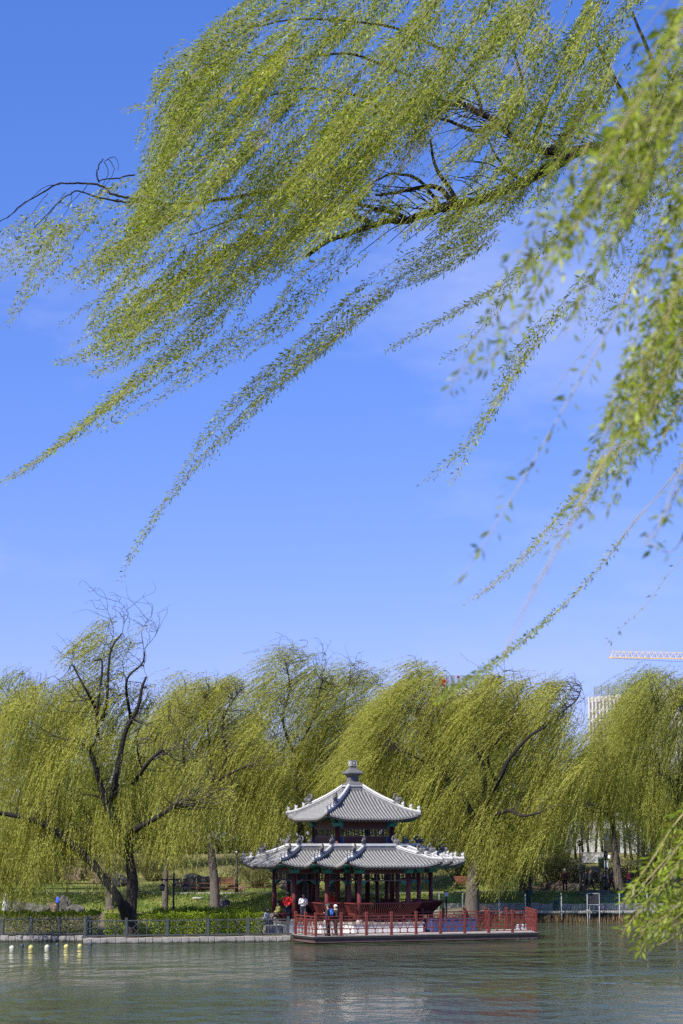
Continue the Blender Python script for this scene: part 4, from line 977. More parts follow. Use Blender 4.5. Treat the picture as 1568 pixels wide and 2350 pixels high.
for k, (x, y) in enumerate(((303, 1306), (793, 1294), (1248, 1284))):
    xd, yd = K5(x, y); p = W0(xd, yd, 0); mb = MB(); mb.lathe([(.09, -.12), (.10, .16), (.085, .19)], n=12)
    tag(mb.build('line_float', M['float'], None, (p.x, p.y, 0)), ('small slate cylinder float between the cream and yellow buoys', 'small slate cylinder float between the third and fourth buoys', 'small slate cylinder float right of the last yellow buoy')[k], 'float', 'small floats on the buoy line')
K4 = lambda x, y: ((1500 + x / 1.7345) / 1.5332, (2800 + y / 1.7345) / 1.5332)
lab = ('nearest to the end of the red railing', 'second along the line from the red railing', 'third along the line, left of a mesh fence post', 'fourth along the line, close beside the third', 'fifth along the line from the red railing', 'left of the notice board legs', 'right of the notice board legs', 'two right of the notice board', 'third right of the notice board', 'furthest right, near the hanging willow leaves')
for (x, y), l in zip(((692, 763), (765, 761), (818, 758), (882, 758), (927, 757), (1012, 755), (1077, 751), (1168, 750), (1240, 748), (1415, 747)), lab):
    xd, yd = K4(x, y); buoy(xd, yd, .135, 'buoyb', 'pale blue and white buoy ' + l, 'pale buoys along the far bank')
for (x, y), l in zip(((738, 757), (972, 755), (1128, 752)), ('between the first and second pale buoys', 'left of the notice board among the pale buoys', 'right of the notice board among the pale buoys')):
    xd, yd = K4(x, y); p = W0(xd, yd, 0); mb = MB(); mb.lathe([(.07, -.1), (.085, .17), (.06, .2)], n=10); tag(mb.build('line_float', M['white'], None, (p.x, p.y, 0)), 'small white float ' + l, 'float', 'small floats on the buoy line')
for k, xd in enumerate((1189, 1199.5, 1210.5, 1219)):
    buoy(xd, 2127 - k * .8, .14, 'buoyb', 'pale blue buoy seen through the right end of the red railing, ' + ('first', 'second', 'third', 'fourth')[k] + ' from the left', 'pale buoys along the far bank')

# ------------------------------------------------------------------ buildings, crane
def white_building():
    Y = 192; xa, xb = xat(1315, Y, 5), xat(1640, Y, 5); z0 = G(20, Y) - .2; zt = zat(1872, Y); c = (xa + xb) / 2
    root = empty('white_building', (c, Y, z0), 0, 'long low white building half hidden behind the hanging willows at the right', 'building'); Hh = zt - z0
    mb = MB(); mb.box((0, 4, Hh / 2), (xb - xa, 8, Hh)); mb.build('wall', M['whitewall'], root); mb = MB(); mb.box((0, 4, Hh + .12), (xb - xa + .8, 8.8, .22)); mb.build('roof', M['quaycap'], root)
    for k in range(7):
        x = -(xb - xa) / 2 + 1.2 + k * 2.0; mb = MB(); mb.box((x, -.02, Hh * .55), (.9, .08, 1.3)); w_ = mb.build('window', M['white'], root); mb = MB(); mb.box((x, -.07, Hh * .55), (.76, .03, 1.16)); mb.build('pane', M['towerglass'], w_)
    x = xat(1404, Y, 5) - c; mb = MB(); mb.box((x, -.03, 1.2), (1.5, .1, 2.4)); mb.build('door', M['nearblack'], root)
white_building()
def tower():
    Y = 900; x0 = xat(1352, Y, 70); ztop = zat(1600, Y); zs = zat(1576, Y); d = Vector((.5, -.866, 0)); nrm = Vector((-.866, -.5, 0))
    root = empty('office_tower', (x0, Y, 4), 0, 'pale stone office tower with narrow windows and a steel roof screen beyond the right willows', 'tower')
    ax = Matrix(((d.x, -nrm.x, 0), (d.y, -nrm.y, 0), (0, 0, 1))); Q = lambda u, v, z: d * u - nrm * v + Vector((0, 0, z - 4)); L = 64; Hh = ztop - 4
    mb = MB(); mb.box(Q(L / 2, 20.6, 4 + Hh / 2 - .3), (L, 40, Hh - .6), ax=ax); mb.build('wall', M['stonew'], root)
    st = 4.0; pier = MB(); npier = 25
    for k in range(npier): u = .4 + k * 2.62; pier.box(Q(u, .1, 4 + Hh / 2), (1.25, 1.2, Hh), ax=ax)
    pier.build('pier', M['stonew'], root)
    for f in range(3):
        zb = ztop - 1.3 - (f + 1) * 4.4; sp = MB(); sp.box(Q(L / 2, .38, zb + 3.95), (L, .7, .9), ax=ax); sp.build('spandrel', M['stonew'], root)
        for k in range(12):
            u = .4 + k * 2.62 + 1.31; mb = MB(); mb.box(Q(u, .5, zb + 1.75), (1.36, .3, 3.49), ax=ax); mb.build('window', M['towerglass'], root)
    mb = MB(); mb.box(Q(L / 2, .3, ztop - .6), (L, .9, 1.2), ax=ax); mb.build('parapet', M['stonew'], root)
    mb = MB(); hs = zs - ztop
    for k in range(13): mb.bar(Q(2.2 + k * 5.0, 1.6, ztop), Q(2.2 + k * 5.0, 1.6, zs), .42)
    for k in range(12): mb.bar(Q(2, 1.5, ztop + .3 + k * (hs - .3) / 11), Q(L, 1.5, ztop + .3 + k * (hs - .3) / 11), .14)
    for k in range(6): mb.bar(Q(4, 6, ztop + k * hs / 5.5), Q(L, 6, ztop + k * hs / 5.5), .16)
    for k in range(12): mb.bar(Q(2.2 + k * 5, 1.8, ztop), Q(7.2 + k * 5, 6, zs * .98 + ztop * .02), .14)
    mb.bar(Q(2.2, 1.6, ztop + hs * .62), Q(L, 1.6, ztop + hs * .62), .5); mb.build('roof_screen', M['screen'], root)
tower()
def slab_block():
    Y = 720; xa, xb = xat(985, Y, 60), xat(1147, Y, 60); zt = zat(1549, Y); zc = zat(1580, Y); c = (xa + xb) / 2
    root = empty('office_block', (c, Y, 4), 0, 'grey office block with a louvred roof screen and red rooftop sign behind the centre willows', 'building'); wd = xb - xa
    mb = MB(); mb.box((0, 12, (zc - 4) / 2), (wd, 24, zc - 4)); mb.build('wall', M['stonew'], root)
    for k in range(12):
        mb = MB(); mb.box((-wd / 2 + (k + .5) * wd / 12, -.1, (zc - 4) / 2), (wd / 24, .5, zc - 10)); mb.build('window', M['towerglass'], root)
    mb = MB(); hs = zt - zc
    for k in range(13): mb.bar((-wd / 2 + k * wd / 12, 1, zc - 4), (-wd / 2 + k * wd / 12, 1, zt - 4), .9 if k % 2 == 0 else .3)
    for k in range(12): mb.bar((-wd / 2, .6, zc - 4 + (k + .5) * hs / 12), (wd / 2, .6, zc - 4 + (k + .5) * hs / 12), .17)
    for k in range(13): mb.bar((-wd / 2 + k * wd / 12 + .7, 4, zc - 4), (-wd / 2 + k * wd / 12 + .7, 4, zt - 4), .5)
    mb.build('roof_screen', M['screen'], root)
    mb = MB()
    K3 = lambda x, y: ((1520 + x / 5.6) / 1.5332, (2350 + y / 5.6) / 1.5332)
    def stroke(a, b_, w): p, q = K3(*a), K3(*b_); mb.bar((xat(p[0], Y - 1.5, 60) - c, -1.5, zat(p[1], Y - 1.5) - 4), (xat(q[0], Y - 1.5, 60) - c, -1.5, zat(q[1], Y - 1.5) - 4), .35, w, up=(0, 0, 1))
    for a, b_ in (((175, 205), (140, 290)), ((175, 205), (185, 290)), ((135, 290), (190, 285)), ((165, 300), (160, 340)), ((240, 230), (205, 280)), ((240, 230), (280, 260)), ((210, 285), (285, 270)), ((250, 290), (235, 360)), ((220, 350), (260, 355)), ((520, 165), (515, 200)), ((505, 180), (545, 175)), ((1135, 250), (1090, 300)), ((1120, 255), (1125, 310)), ((1085, 320), (1120, 300))): stroke(a, b_, .75)
    mb.build('red_sign', M['signred'], root)
slab_block()
def crane():
    Y = 620; x0 = xat(1402, Y, 60); zb = zat(1508.5, Y); zt = zat(1494, Y); L = 75; hh = zt - zb
    root = empty('tower_crane', (x0 + 62, Y + 12, 4), 0, 'yellow tower crane jib reaching in from the right over the treetops', 'crane')
    off = Vector((62, 12, 4)); mb = MB(); dirv = Vector((.982, .19, 0)); sd = Vector((-.19, .982, 0)); nseg = 34; sg = 2.05
    P = lambda u, v, z: dirv * u + sd * v + Vector((0, 0, z + zb)) - off
    mb.bar(P(0, -.6, 0), P(L, -.6, 0), .30); mb.bar(P(0, .6, 0), P(L, .6, 0), .30); mb.bar(P(.7, 0, hh), P(L, 0, hh), .16)
    for k in range(nseg):
        u = .8 + k * sg
        mb.bar(P(u, -.6, .1), P(u + sg * .75, 0, hh), .11); mb.bar(P(u + sg * .75, 0, hh), P(u + sg, -.6, .1), .13); mb.bar(P(u + sg * .75, 0, hh), P(u + sg, .6, .1), .10); mb.bar(P(u, -.6, 0), P(u, .6, 0), .10)
    mb.bar(P(0, 0, 0), P(.8, 0, hh), .14); mb.bar(P(.3, -.3, hh * .1), P(.7, 0, hh + .2), .1); mb.box(P(0, 0, -.1), (.8, 1.4, .4)); mb.build('jib', M['crane'], root)
    mb = MB(); pts = [P(1.2 + 73 * k / 10, 0, -.25 - 1.3 * math.sin(min(1, k / 8) * 1.5)) for k in range(11)]; mb.tube(pts, .05, 4); mb.tube([P(2, .2, hh * .35), P(70, .2, hh * .45)], .04, 4); mb.tube([P(2, -.2, hh * .62), P(70, -.2, hh * .7)], .04, 4); mb.build('hoist_cable', M['cable'], root)
    mb = MB(); cx_ = P(62, 0, 0)
    for sx in (-.9, .9):
        for sy in (-.9, .9): mb.bar((cx_.x + sx, cx_.y + sy, 0), (cx_.x + sx, cx_.y + sy, zb + 7), .22)
    for k in range(int((zb + 4) / 2)):
        s_ = 1 if k % 2 else -1
        for yy in (-.9, .9): mb.bar((cx_.x - .9 * s_, cx_.y + yy, 2 * k), (cx_.x + .9 * s_, cx_.y + yy, 2 * k + 2), .12)
    mb.build('mast', M['crane'], root); mb = MB(); mb.box((cx_.x, cx_.y - 1.9, zb - 6), (1.6, 1.6, 2.2)); mb.build('cab', M['white'], root)
crane()
# ------------------------------------------------------------------ people
def remesh(mb, name, mats, vox, smooth=2):
    me = mb.mesh(name + '_raw', mats); o = bpy.data.objects.new(name + '_raw', me); COL.objects.link(o)
    m = o.modifiers.new('r', 'REMESH'); m.mode = 'VOXEL'; m.voxel_size = vox; m.use_smooth_shade = True
    if smooth: s = o.modifiers.new('s', 'SMOOTH'); s.iterations = smooth; s.factor = .4
    dg = bpy.context.evaluated_depsgraph_get(); out = bpy.data.meshes.new_from_object(o.evaluated_get(dg), preserve_all_data_layers=False, depsgraph=dg)
    bpy.data.objects.remove(o); bpy.data.meshes.remove(me); out.name = name
    out.materials.clear()
    for x in (mats if isinstance(mats, (list, tuple)) else [mats]): out.materials.append(x)
    return out
CM = {}
def cm(c, rough=.75):
    k = tuple(round(x, 3) for x in c)
    if k not in CM: CM[k] = mat('cloth_%d' % len(CM), k, rough, tuple(min(1, x * 1.3 + .01) for x in k), 9, .8, .25, 22)
    return CM[k]
SKIN = mat('skin', (.42, .25, .18), .5, (.48, .29, .21), 8, .6)
HAIR = mat('dark_hair', (.012, .010, .010), .5, (.03, .025, .022), 20, .7)
HAIRG = mat('grey_hair', (.30, .30, .30), .6, (.42, .42, .42), 20, .7)
V_ = lambda *a: Vector(a)
def joints(pose, arms, h):
    J = {}
    if pose == 'sit': hz, hy, sz, lean = .47, .05, .53, .06
    elif pose == 'crouch': hz, hy, sz, lean = .24, .16, .50, -.20
    else: hz, hy, sz, lean = .90, 0, .50, 0
    if pose == 'bend': lean = -.10
    J['pel'] = V_(0, hy, hz); J['chest'] = V_(0, hy + lean * .6, hz + .30); J['sh'] = V_(0, hy + lean, hz + sz - .03); J['neck'] = V_(0, hy + lean * 1.05 - .01, hz + sz + .04); J['head'] = V_(0, hy + lean * 1.1 - .03, hz + sz + .17)
    for s, sx in (('l', -1), ('r', 1)):
        J['hip' + s] = V_(.09 * sx, hy, hz - .02)
        if pose == 'walk': f = -.26 * sx; J['kn' + s] = V_(.095 * sx, f * .45 - .05, .48); J['an' + s] = V_(.10 * sx, f * 1.1 + .03, .09 if f < 0 else .13)
        elif pose == 'sit': J['kn' + s] = V_(.11 * sx, hy - .42, .47); J['an' + s] = V_(.11 * sx, hy - .44, .08)
        elif pose == 'crouch': J['kn' + s] = V_(.15 * sx, -.24, .43); J['an' + s] = V_(.12 * sx, -.02, .08)
        else: J['kn' + s] = V_(.10 * sx, -.015, .48); J['an' + s] = V_(.105 * sx, .02, .08)
        S_ = J['sh'] + V_(.175 * sx, 0, -.02); J['sho' + s] = S_
        a = arms
        if isinstance(arms, tuple): a = arms[0 if s == 'l' else 1]
        if a == 'down': e, w = S_ + V_(.065 * sx, .03, -.27), S_ + V_(.08 * sx, -.03, -.51)
        elif a == 'phone': e, w = S_ + V_(.06 * sx, .02, -.27), V_(.055 * sx, S_.y - .26, S_.z - .20)
        elif a == 'point': e, w = S_ + V_(.16 * sx, -.16, -.14), S_ + V_(.28 * sx, -.38, -.16)
        elif a == 'front': e, w = S_ + V_(.05 * sx, .0, -.27), V_(.07 * sx, S_.y - .22, S_.z - .34)
        elif a == 'lap': e, w = S_ + V_(.06 * sx, -.03, -.27), V_(.10 * sx, S_.y - .28, J['pel'].z + .13)
        elif a == 'back': e, w = S_ + V_(.08 * sx, .08, -.26), V_(.06 * sx, S_.y + .16, S_.z - .44)
        elif a == 'swing': e, w = S_ + V_(.05 * sx, .10 * sx, -.27), S_ + V_(.06 * sx, .16 * sx - .06, -.50)
        J['el' + s], J['wr' + s] = e, w
    return J
def hand(mb, w, e, sx, grip=.5):
    d = (w - e).normalized(); c = w + d * .05; side = d.cross(V_(0, 1, .15)).normalized(); nrm = side.cross(d)
    mb.tube([w - d * .02, w + d * .03, w + d * .085], [.026, .036, .030], 8)
    for k, (o, L) in enumerate(((-.030, .066), (-.010, .076), (.010, .070), (.028, .054))):
        b0 = w + d * .075 + side * o; b1 = b0 + d * L * .55 + nrm * L * .12 * grip; b2 = b1 + d * L * .4 + nrm * L * .4 * grip; mb.tube([b0, b1, b2], [.011, .0105, .009], 6)
    b0 = w + d * .025 + side * .03; mb.tube([b0, b0 + side * .028 + d * .03, b0 + side * .034 + d * .066 + nrm * .012], [.013, .012, .009], 6)
BODY = {}
def person(loc, face, pose='stand', arms='down', top=(.5, .5, .5), legs=(.03, .03, .05), label='', hair=('short', None), height=1.68, coat=0.0, shoes=(.02, .02, .02), group=None, near=True, scarf=None, seat=0.0, hood=False):
    J = joints(pose, arms, height); k = height / 1.68
    root = empty('person', loc, R(face), label, 'person', group); root.scale = (k, k, k)
    key = (pose, arms, near)
    if key not in BODY:
        mb = MB()
        mb.tube([J['pel'] + V_(0, 0, -.06), J['pel'] + V_(0, 0, .1), J['chest'], J['sh'] + V_(0, 0, -.03)], [.13, .12, .13, .12], 12)
        mb.tube([J['sh'] + V_(0, 0, -.03), J['neck'], J['head'] + V_(0, .015, -.05)], [.075, .055, .055], 10)
        mb.tube([J['shol'], J['shor']], .06, 8)
        hd = J['head']; mb.ball(hd + V_(0, .012, .02), (.076, .093, .098), 14, 10); mb.ball(hd + V_(0, -.018, -.055), (.055, .066, .062), 12, 8)
        mb.tube([hd + V_(0, -.083, .015), hd + V_(0, -.104, -.022)], [.009, .016], 6); mb.tube([hd + V_(-.022, -.080, -.062), hd + V_(.022, -.080, -.062)], .009, 6)
        for sx in (-1, 1): mb.ball(hd + V_(.077 * sx, .01, -.005), (.012, .022, .032), 6, 5)
        for s, sx in (('l', -1), ('r', 1)):
            mb.tube([J['sho' + s], J['el' + s], J['wr' + s]], [.045, .038, .027], 8); hand(mb, J['wr' + s], J['el' + s], sx)
            mb.tube([J['hip' + s], J['kn' + s], J['an' + s]], [.075, .055, .038], 8); mb.tube([J['an' + s] + V_(0, .03, -.03), J['an' + s] + V_(0, -.13, -.04)], [.035, .03], 6)
        BODY[key] = remesh(mb, 'person_body', SKIN, .013 if near else .018)
    link_mesh('body', BODY[key], root)
    # trousers
    mb = MB(); mb.tube([J['pel'] + V_(0, 0, .12), J['pel'] + V_(0, 0, .02), J['pel'] + V_(0, 0, -.09)], [.155, .165, .13], 12)
    for s in 'lr': mb.tube([J['hip' + s], J['hip' + s].lerp(J['kn' + s], .5), J['kn' + s], J['kn' + s].lerp(J['an' + s], .5), J['an' + s] + V_(0, 0, .0)], [.105, .095, .08, .075, .066], 10)
    link_mesh('trousers', remesh(mb, 'trousers', cm(legs), .02), root)
    # jacket
    mb = MB(); ln = .10 + coat; P0 = J['pel'] + V_(0, 0, .14 - ln)
    if pose in ('sit', 'crouch'): P0 = J['pel'] + V_(0, .02, .0)
    mb.tube([P0, J['pel'] + V_(0, 0, .12), J['chest'], J['sh'] + V_(0, 0, -.05), J['sh'] + V_(0, 0, .045)], [.175 + coat * .08, .168, .175, .16, .085], 14)
    mb.tube([J['shol'] + V_(-.0, 0, -.015), J['shor'] + V_(0, 0, -.015)], .085, 10)
    for s in 'lr': mb.tube([J['sho' + s], J['sho' + s].lerp(J['el' + s], .5), J['el' + s], J['el' + s].lerp(J['wr' + s], .6), J['wr' + s]], [.085, .075, .066, .058, .048], 10)
    if hood: mb.ball(J['neck'] + V_(0, .08, .02), (.12, .08, .08), 10, 6)
    link_mesh('jacket', remesh(mb, 'jacket', cm(top), .02), root)
    mb = MB()
    for s in 'lr':
        a = J['an' + s]; mb = MB(); mb.tube([a + V_(0, .075, -.045), a + V_(0, .0, -.035), a + V_(0, -.11, -.045), a + V_(0, -.175, -.06)], [.036, .05, .045, .03], 8); mb.box((a.x, a.y - .045, a.z - .07), (.085, .26, .022)); mb.build('shoe', cm(shoes), root)
    hd = J['head']; kind, hc = hair
    mb = MB()
    if kind in ('short', 'long', 'bun'):
        mb.ball(hd + V_(0, .024, .034), (.087, .098, .100), 14, 9, bot=-.15)
        mb.ball(hd + V_(0, .055, -.02), (.078, .062, .085), 12, 7)
        if kind == 'long':
            mb.tube([hd + V_(0, .06, .02), hd + V_(0, .085, -.12), hd + V_(0, .09, -.30)], [.08, .085, .05], 10)
            for sx in (-1, 1): mb.tube([hd + V_(.07 * sx, .01, .03), hd + V_(.085 * sx, -.01, -.1), hd + V_(.08 * sx, -.02, -.24)], [.03, .034, .015], 7)
        if kind == 'bun': mb.ball(hd + V_(0, .11, .06), .045, 8, 6)
        mb.build('hair', hc or HAIR, root)
    else:
        mb.ball(hd + V_(0, .06, -.03), (.074, .05, .07), 10, 6); mb.build('hair', HAIR, root); mb = MB()
        mb.ball(hd + V_(0, .014, .045), (.096, .112, .098), 14, 8, bot=-.12)
        if kind == 'cap': mb.tube([hd + V_(0, -.06, .05), hd + V_(0, -.165, .035)], [.075, .045], 10)
        else: mb.lathe([(.108, .0), (.114, .018), (.108, .036)], hd + V_(0, .01, .02), 14)
        mb.build('cap' if kind == 'cap' else 'knit_hat', cm(hc), root)
    if near:
        for sx in (-1, 1): mb = MB(); mb.ball(hd + V_(.031 * sx, -.083, .012), (.011, .008, .006), 6, 5); mb.build('eye', HAIR, root)
        if scarf: mb = MB(); mb.tube([J['neck'] + V_(.09 * math.cos(g), .085 * math.sin(g), -.01) for g in np.linspace(0, 6.28, 13)], .035, 7); mb.build('scarf', cm(scarf), root)
    return root, J, k
def at_floor(xD, Y, z): return (xat(xD, Y, z), Y, z)
def backpack(loc, face, c, label, s=1.0):
    mb = MB(); mb.ball((0, 0, 0), (.15 * s, .09 * s, .22 * s), 12, 9); mb.ball((0, .08 * s, -.06 * s), (.11 * s, .05 * s, .12 * s), 10, 7)
    for sx in (-1, 1): mb.tube([(.09 * sx, -.06, .17 * s), (.10 * sx, -.16, .20 * s), (.10 * sx, -.19, .02), (.09 * sx, -.07, -.14 * s)], .016, 5)
    o = MB.build(mb, 'backpack', cm(c), None, loc); o.rotation_euler = (0, 0, R(face)); return tag(o, label, 'backpack')
FZ = ZF + PZ
K8 = lambda x: (900 + x / 3.92) / 1.5332
yl = lambda p, q: DC + (p * SA - q * CA) * S
person(at_floor(K8(440), DC - 2.6, FZ), 165, 'stand', 'back', (.62, .02, .02), (.02, .025, .07), 'person in a bright red jacket and grey cap, back turned, at the pavilion entrance', ('cap', (.30, .30, .31)), 1.72, coat=.08)
person(at_floor(K8(292), DC - 1.1, FZ - .02), -62, 'sit', 'lap', (.60, .55, .16), (.42, .34, .25), 'child in a pale yellow jacket and beige trousers sitting at the pavilion corner', ('short', None), 1.42, shoes=(.6, .6, .6))
person(at_floor(K8(146), DC - 1.8, PZ + ZF * .66), 60, 'crouch', 'front', (.75, .75, .76), (.30, .28, .28), 'person with long dark hair crouching in a white jacket behind the end of the hedge', ('long', None), 1.62)
person(at_floor(K8(655), DC - 3.5, FZ), 12, 'stand', 'phone', (.70, .69, .68), (.05, .055, .07), 'person in a white puffer jacket looking down at a phone between the red columns', ('short', None), 1.66)
ph = MB(); ph.box((0, 0, 0), (.075, .012, .15)); ph.box((0, -.0065, 0), (.068, .002, .14), mi=1); o = bevel_build(ph, 'phone', [M['black'], M['board']], None, (xat(K8(655), DC - 3.5, FZ) + .06, DC - 3.5 - .30, FZ + 1.17), .004); o.rotation_euler = (R(-40), 0, R(12)); tag(o, 'small dark phone held by the person in the white puffer jacket', 'phone')
person(at_floor(K8(792), DC + 2.6, FZ), 15, 'stand', 'down', (.10, .15, .30), (.02, .02, .025), 'person in a blue patterned shirt half hidden behind a dark column', ('short', None), 1.66)
person(at_floor(K8(1052), DC - 1.2, FZ), 150, 'stand', 'front', (.60, .02, .015), (.55, .03, .02), 'person in a red hooded jacket half hidden behind a column near the curved bench', ('hat', (.58, .02, .015)), 1.68, coat=.1, hood=True)
pd = at_floor(K8(1000), A2.y + 1.25, DZ)
person(pd, -112, 'stand', ('point', 'down'), (.022, .026, .045), (.014, .014, .016), 'person in dark jacket and cap on the deck, pointing left with an outstretched arm', ('cap', (.06, .06, .065)), 1.78, coat=.1, shoes=(.015, .015, .015))
backpack((pd[0] + .20, pd[1] - .06, DZ + 1.31), -112, (.03, .12, .42), 'bright blue backpack worn by the person pointing on the deck')
person(at_floor(K8(1106), A2.y + 1.5, DZ), -75, 'stand', 'front', (.016, .016, .018), (.014, .014, .016), 'person in a long black coat and white knitted hat on the deck', ('hat', (.70, .68, .64)), 1.72, coat=.25, scarf=(.45, .42, .40))
x_ = (820 + 718 / 1.4) / 1.5332
person(at_floor(x_, DC + 3.6, FZ - .02), 30, 'sit', 'lap', (.03, .05, .13), (.02, .02, .03), 'person in a dark blue jacket sitting on the far bench inside the pavilion', ('short', None), 1.66)
# far people
f_ = dict(near=False)
def ground_person(xD, Y, face, *a, **k):
    x = xat(xD, Y, 2); z = float(gh(x, Y)) + (.05 if 155.9 < Y < 158.4 else 0); return person((x, Y, z - .01), face, *a, **k)
ground_person((320 / 1.568) / 1.5332 + 0 * 1, 147, 120, 'stand', 'front', (.03, .08, .55), (.012, .012, .015), 'child in a vivid blue jacket and black trousers beside the upright grey rock', ('short', None), 1.42, **f_)
ground_person((1250 / 1.568) / 1.5332, 147.5, 5, 'sit', 'lap', (.03, .035, .055), (.03, .03, .04), 'person in a dark jacket and pale cap sitting behind the hedge by a willow trunk', ('hat', (.5, .5, .5)), 1.66, **f_)
ground_person((1226 / 1.568) / 1.5332, 147.9, 40, 'sit', 'lap', (.40, .36, .34), (.03, .03, .04), 'person in a pale top half hidden by the second willow trunk', ('short', None), 1.62, **f_)
K4x = lambda x: (1500 + x / 1.7345) / 1.5332
ground_person(K4x(848), 157, 175, 'stand', 'front', (.05, .008, .014), (.012, .012, .014), 'person in a dark red jacket standing with the back turned on the far path', ('short', HAIRG), 1.72, coat=.1, **f_)
g1 = 'walkers on the far path'
ground_person(K4x(978), 157.4, 200, 'stand', 'down', (.014, .015, .022), (.012, .012, .014), 'person in black standing still, left one of the pair by the lamp pole', ('short', None), 1.70, group=g1, **f_)
ground_person(K4x(1004), 156.8, 80, 'walk', 'swing', (.02, .02, .022), (.014, .014, .016), 'person in black in mid-stride, right one of the pair by the lamp pole', ('short', None), 1.74, group=g1, coat=.12, **f_)
ground_person(K4x(1070), 157.2, 120, 'stand', 'front', (.016, .018, .026), (.012, .012, .015), 'person in black, leftmost of three behind the lawn lamp pole', ('short', None), 1.64, group=g1, coat=.2, **f_)
ground_person(K4x(1102), 157.4, 90, 'walk', 'swing', (.09, .09, .095), (.02, .02, .022), 'grey-haired person in a dark grey jacket, middle of three behind the lawn lamp pole', ('short', HAIRG), 1.64, group=g1, **f_)
ground_person(K4x(1130), 156.9, 60, 'walk', 'swing', (.018, .022, .035), (.012, .012, .015), 'person in a navy jacket, rightmost of three behind the lawn lamp pole', ('short', None), 1.70, group=g1, coat=.15, **f_)
ground_person(K4x(1240), 157.5, 20, 'walk', 'front', (.13, .012, .03), (.02, .03, .09), 'person in a crimson jacket and blue jeans right of the leaning willow trunk', ('short', None), 1.60, group=g1, **f_)
ground_person(K4x(1522), 157.2, 40, 'walk', 'swing', (.45, .40, .36), (.10, .14, .22), 'person in a pale top and jeans at the far right behind the near willow leaves', ('short', None), 1.66, group=g1, **f_)
ground_person(K4x(577), 157.6, 100, 'stand', 'front', (.20, .20, .21), (.012, .012, .014), 'person in a light grey jacket left of the dark trunk behind the big right willow', ('short', HAIRG), 1.70, **f_)
BZ = .775
person(at_floor(K4x(985), 147.0, BZ), 100, 'stand', 'front', (.016, .035, .03), (.014, .03, .026), 'person in dark green with white shoes standing on the far walkway by the notice board', ('short', None), 1.72, shoes=(.7, .7, .7), near=False)
person(at_floor(K4x(793), 147.0, BZ), 20, 'crouch', 'front', (.012, .035, .06), (.03, .035, .03), 'person in dark teal with a blue cap crouching on the far walkway', ('cap', (.02, .05, .13)), 1.70, near=False)
person(at_floor(K4x(625), 147.2, BZ), 190, 'stand', 'phone', (.012, .03, .028), (.012, .025, .024), 'person in dark green standing on the far walkway behind the end of the red railing', ('short', None), 1.74, near=False)
xp = (2050 + 378 / 4.43) / 1.5332
Yp = 172.0; person((xat(xp, Yp, 3.5), Yp, G(xat(xp, Yp, 3.5), Yp) - .01), 170, 'stand', 'front', (.014, .014, .018), (.34, .38, .46), 'visitor in a black top and pale jeans standing on the grassy bank', ('short', None), 1.70, near=False)
backpack((xat(xp + 4, Yp, 4) + .05, Yp - .27, G(xat(xp, Yp, 3.5), Yp) + 1.22), 170, (.62, .64, .70), 'white bag on the back of the visitor on the grassy bank', .85)
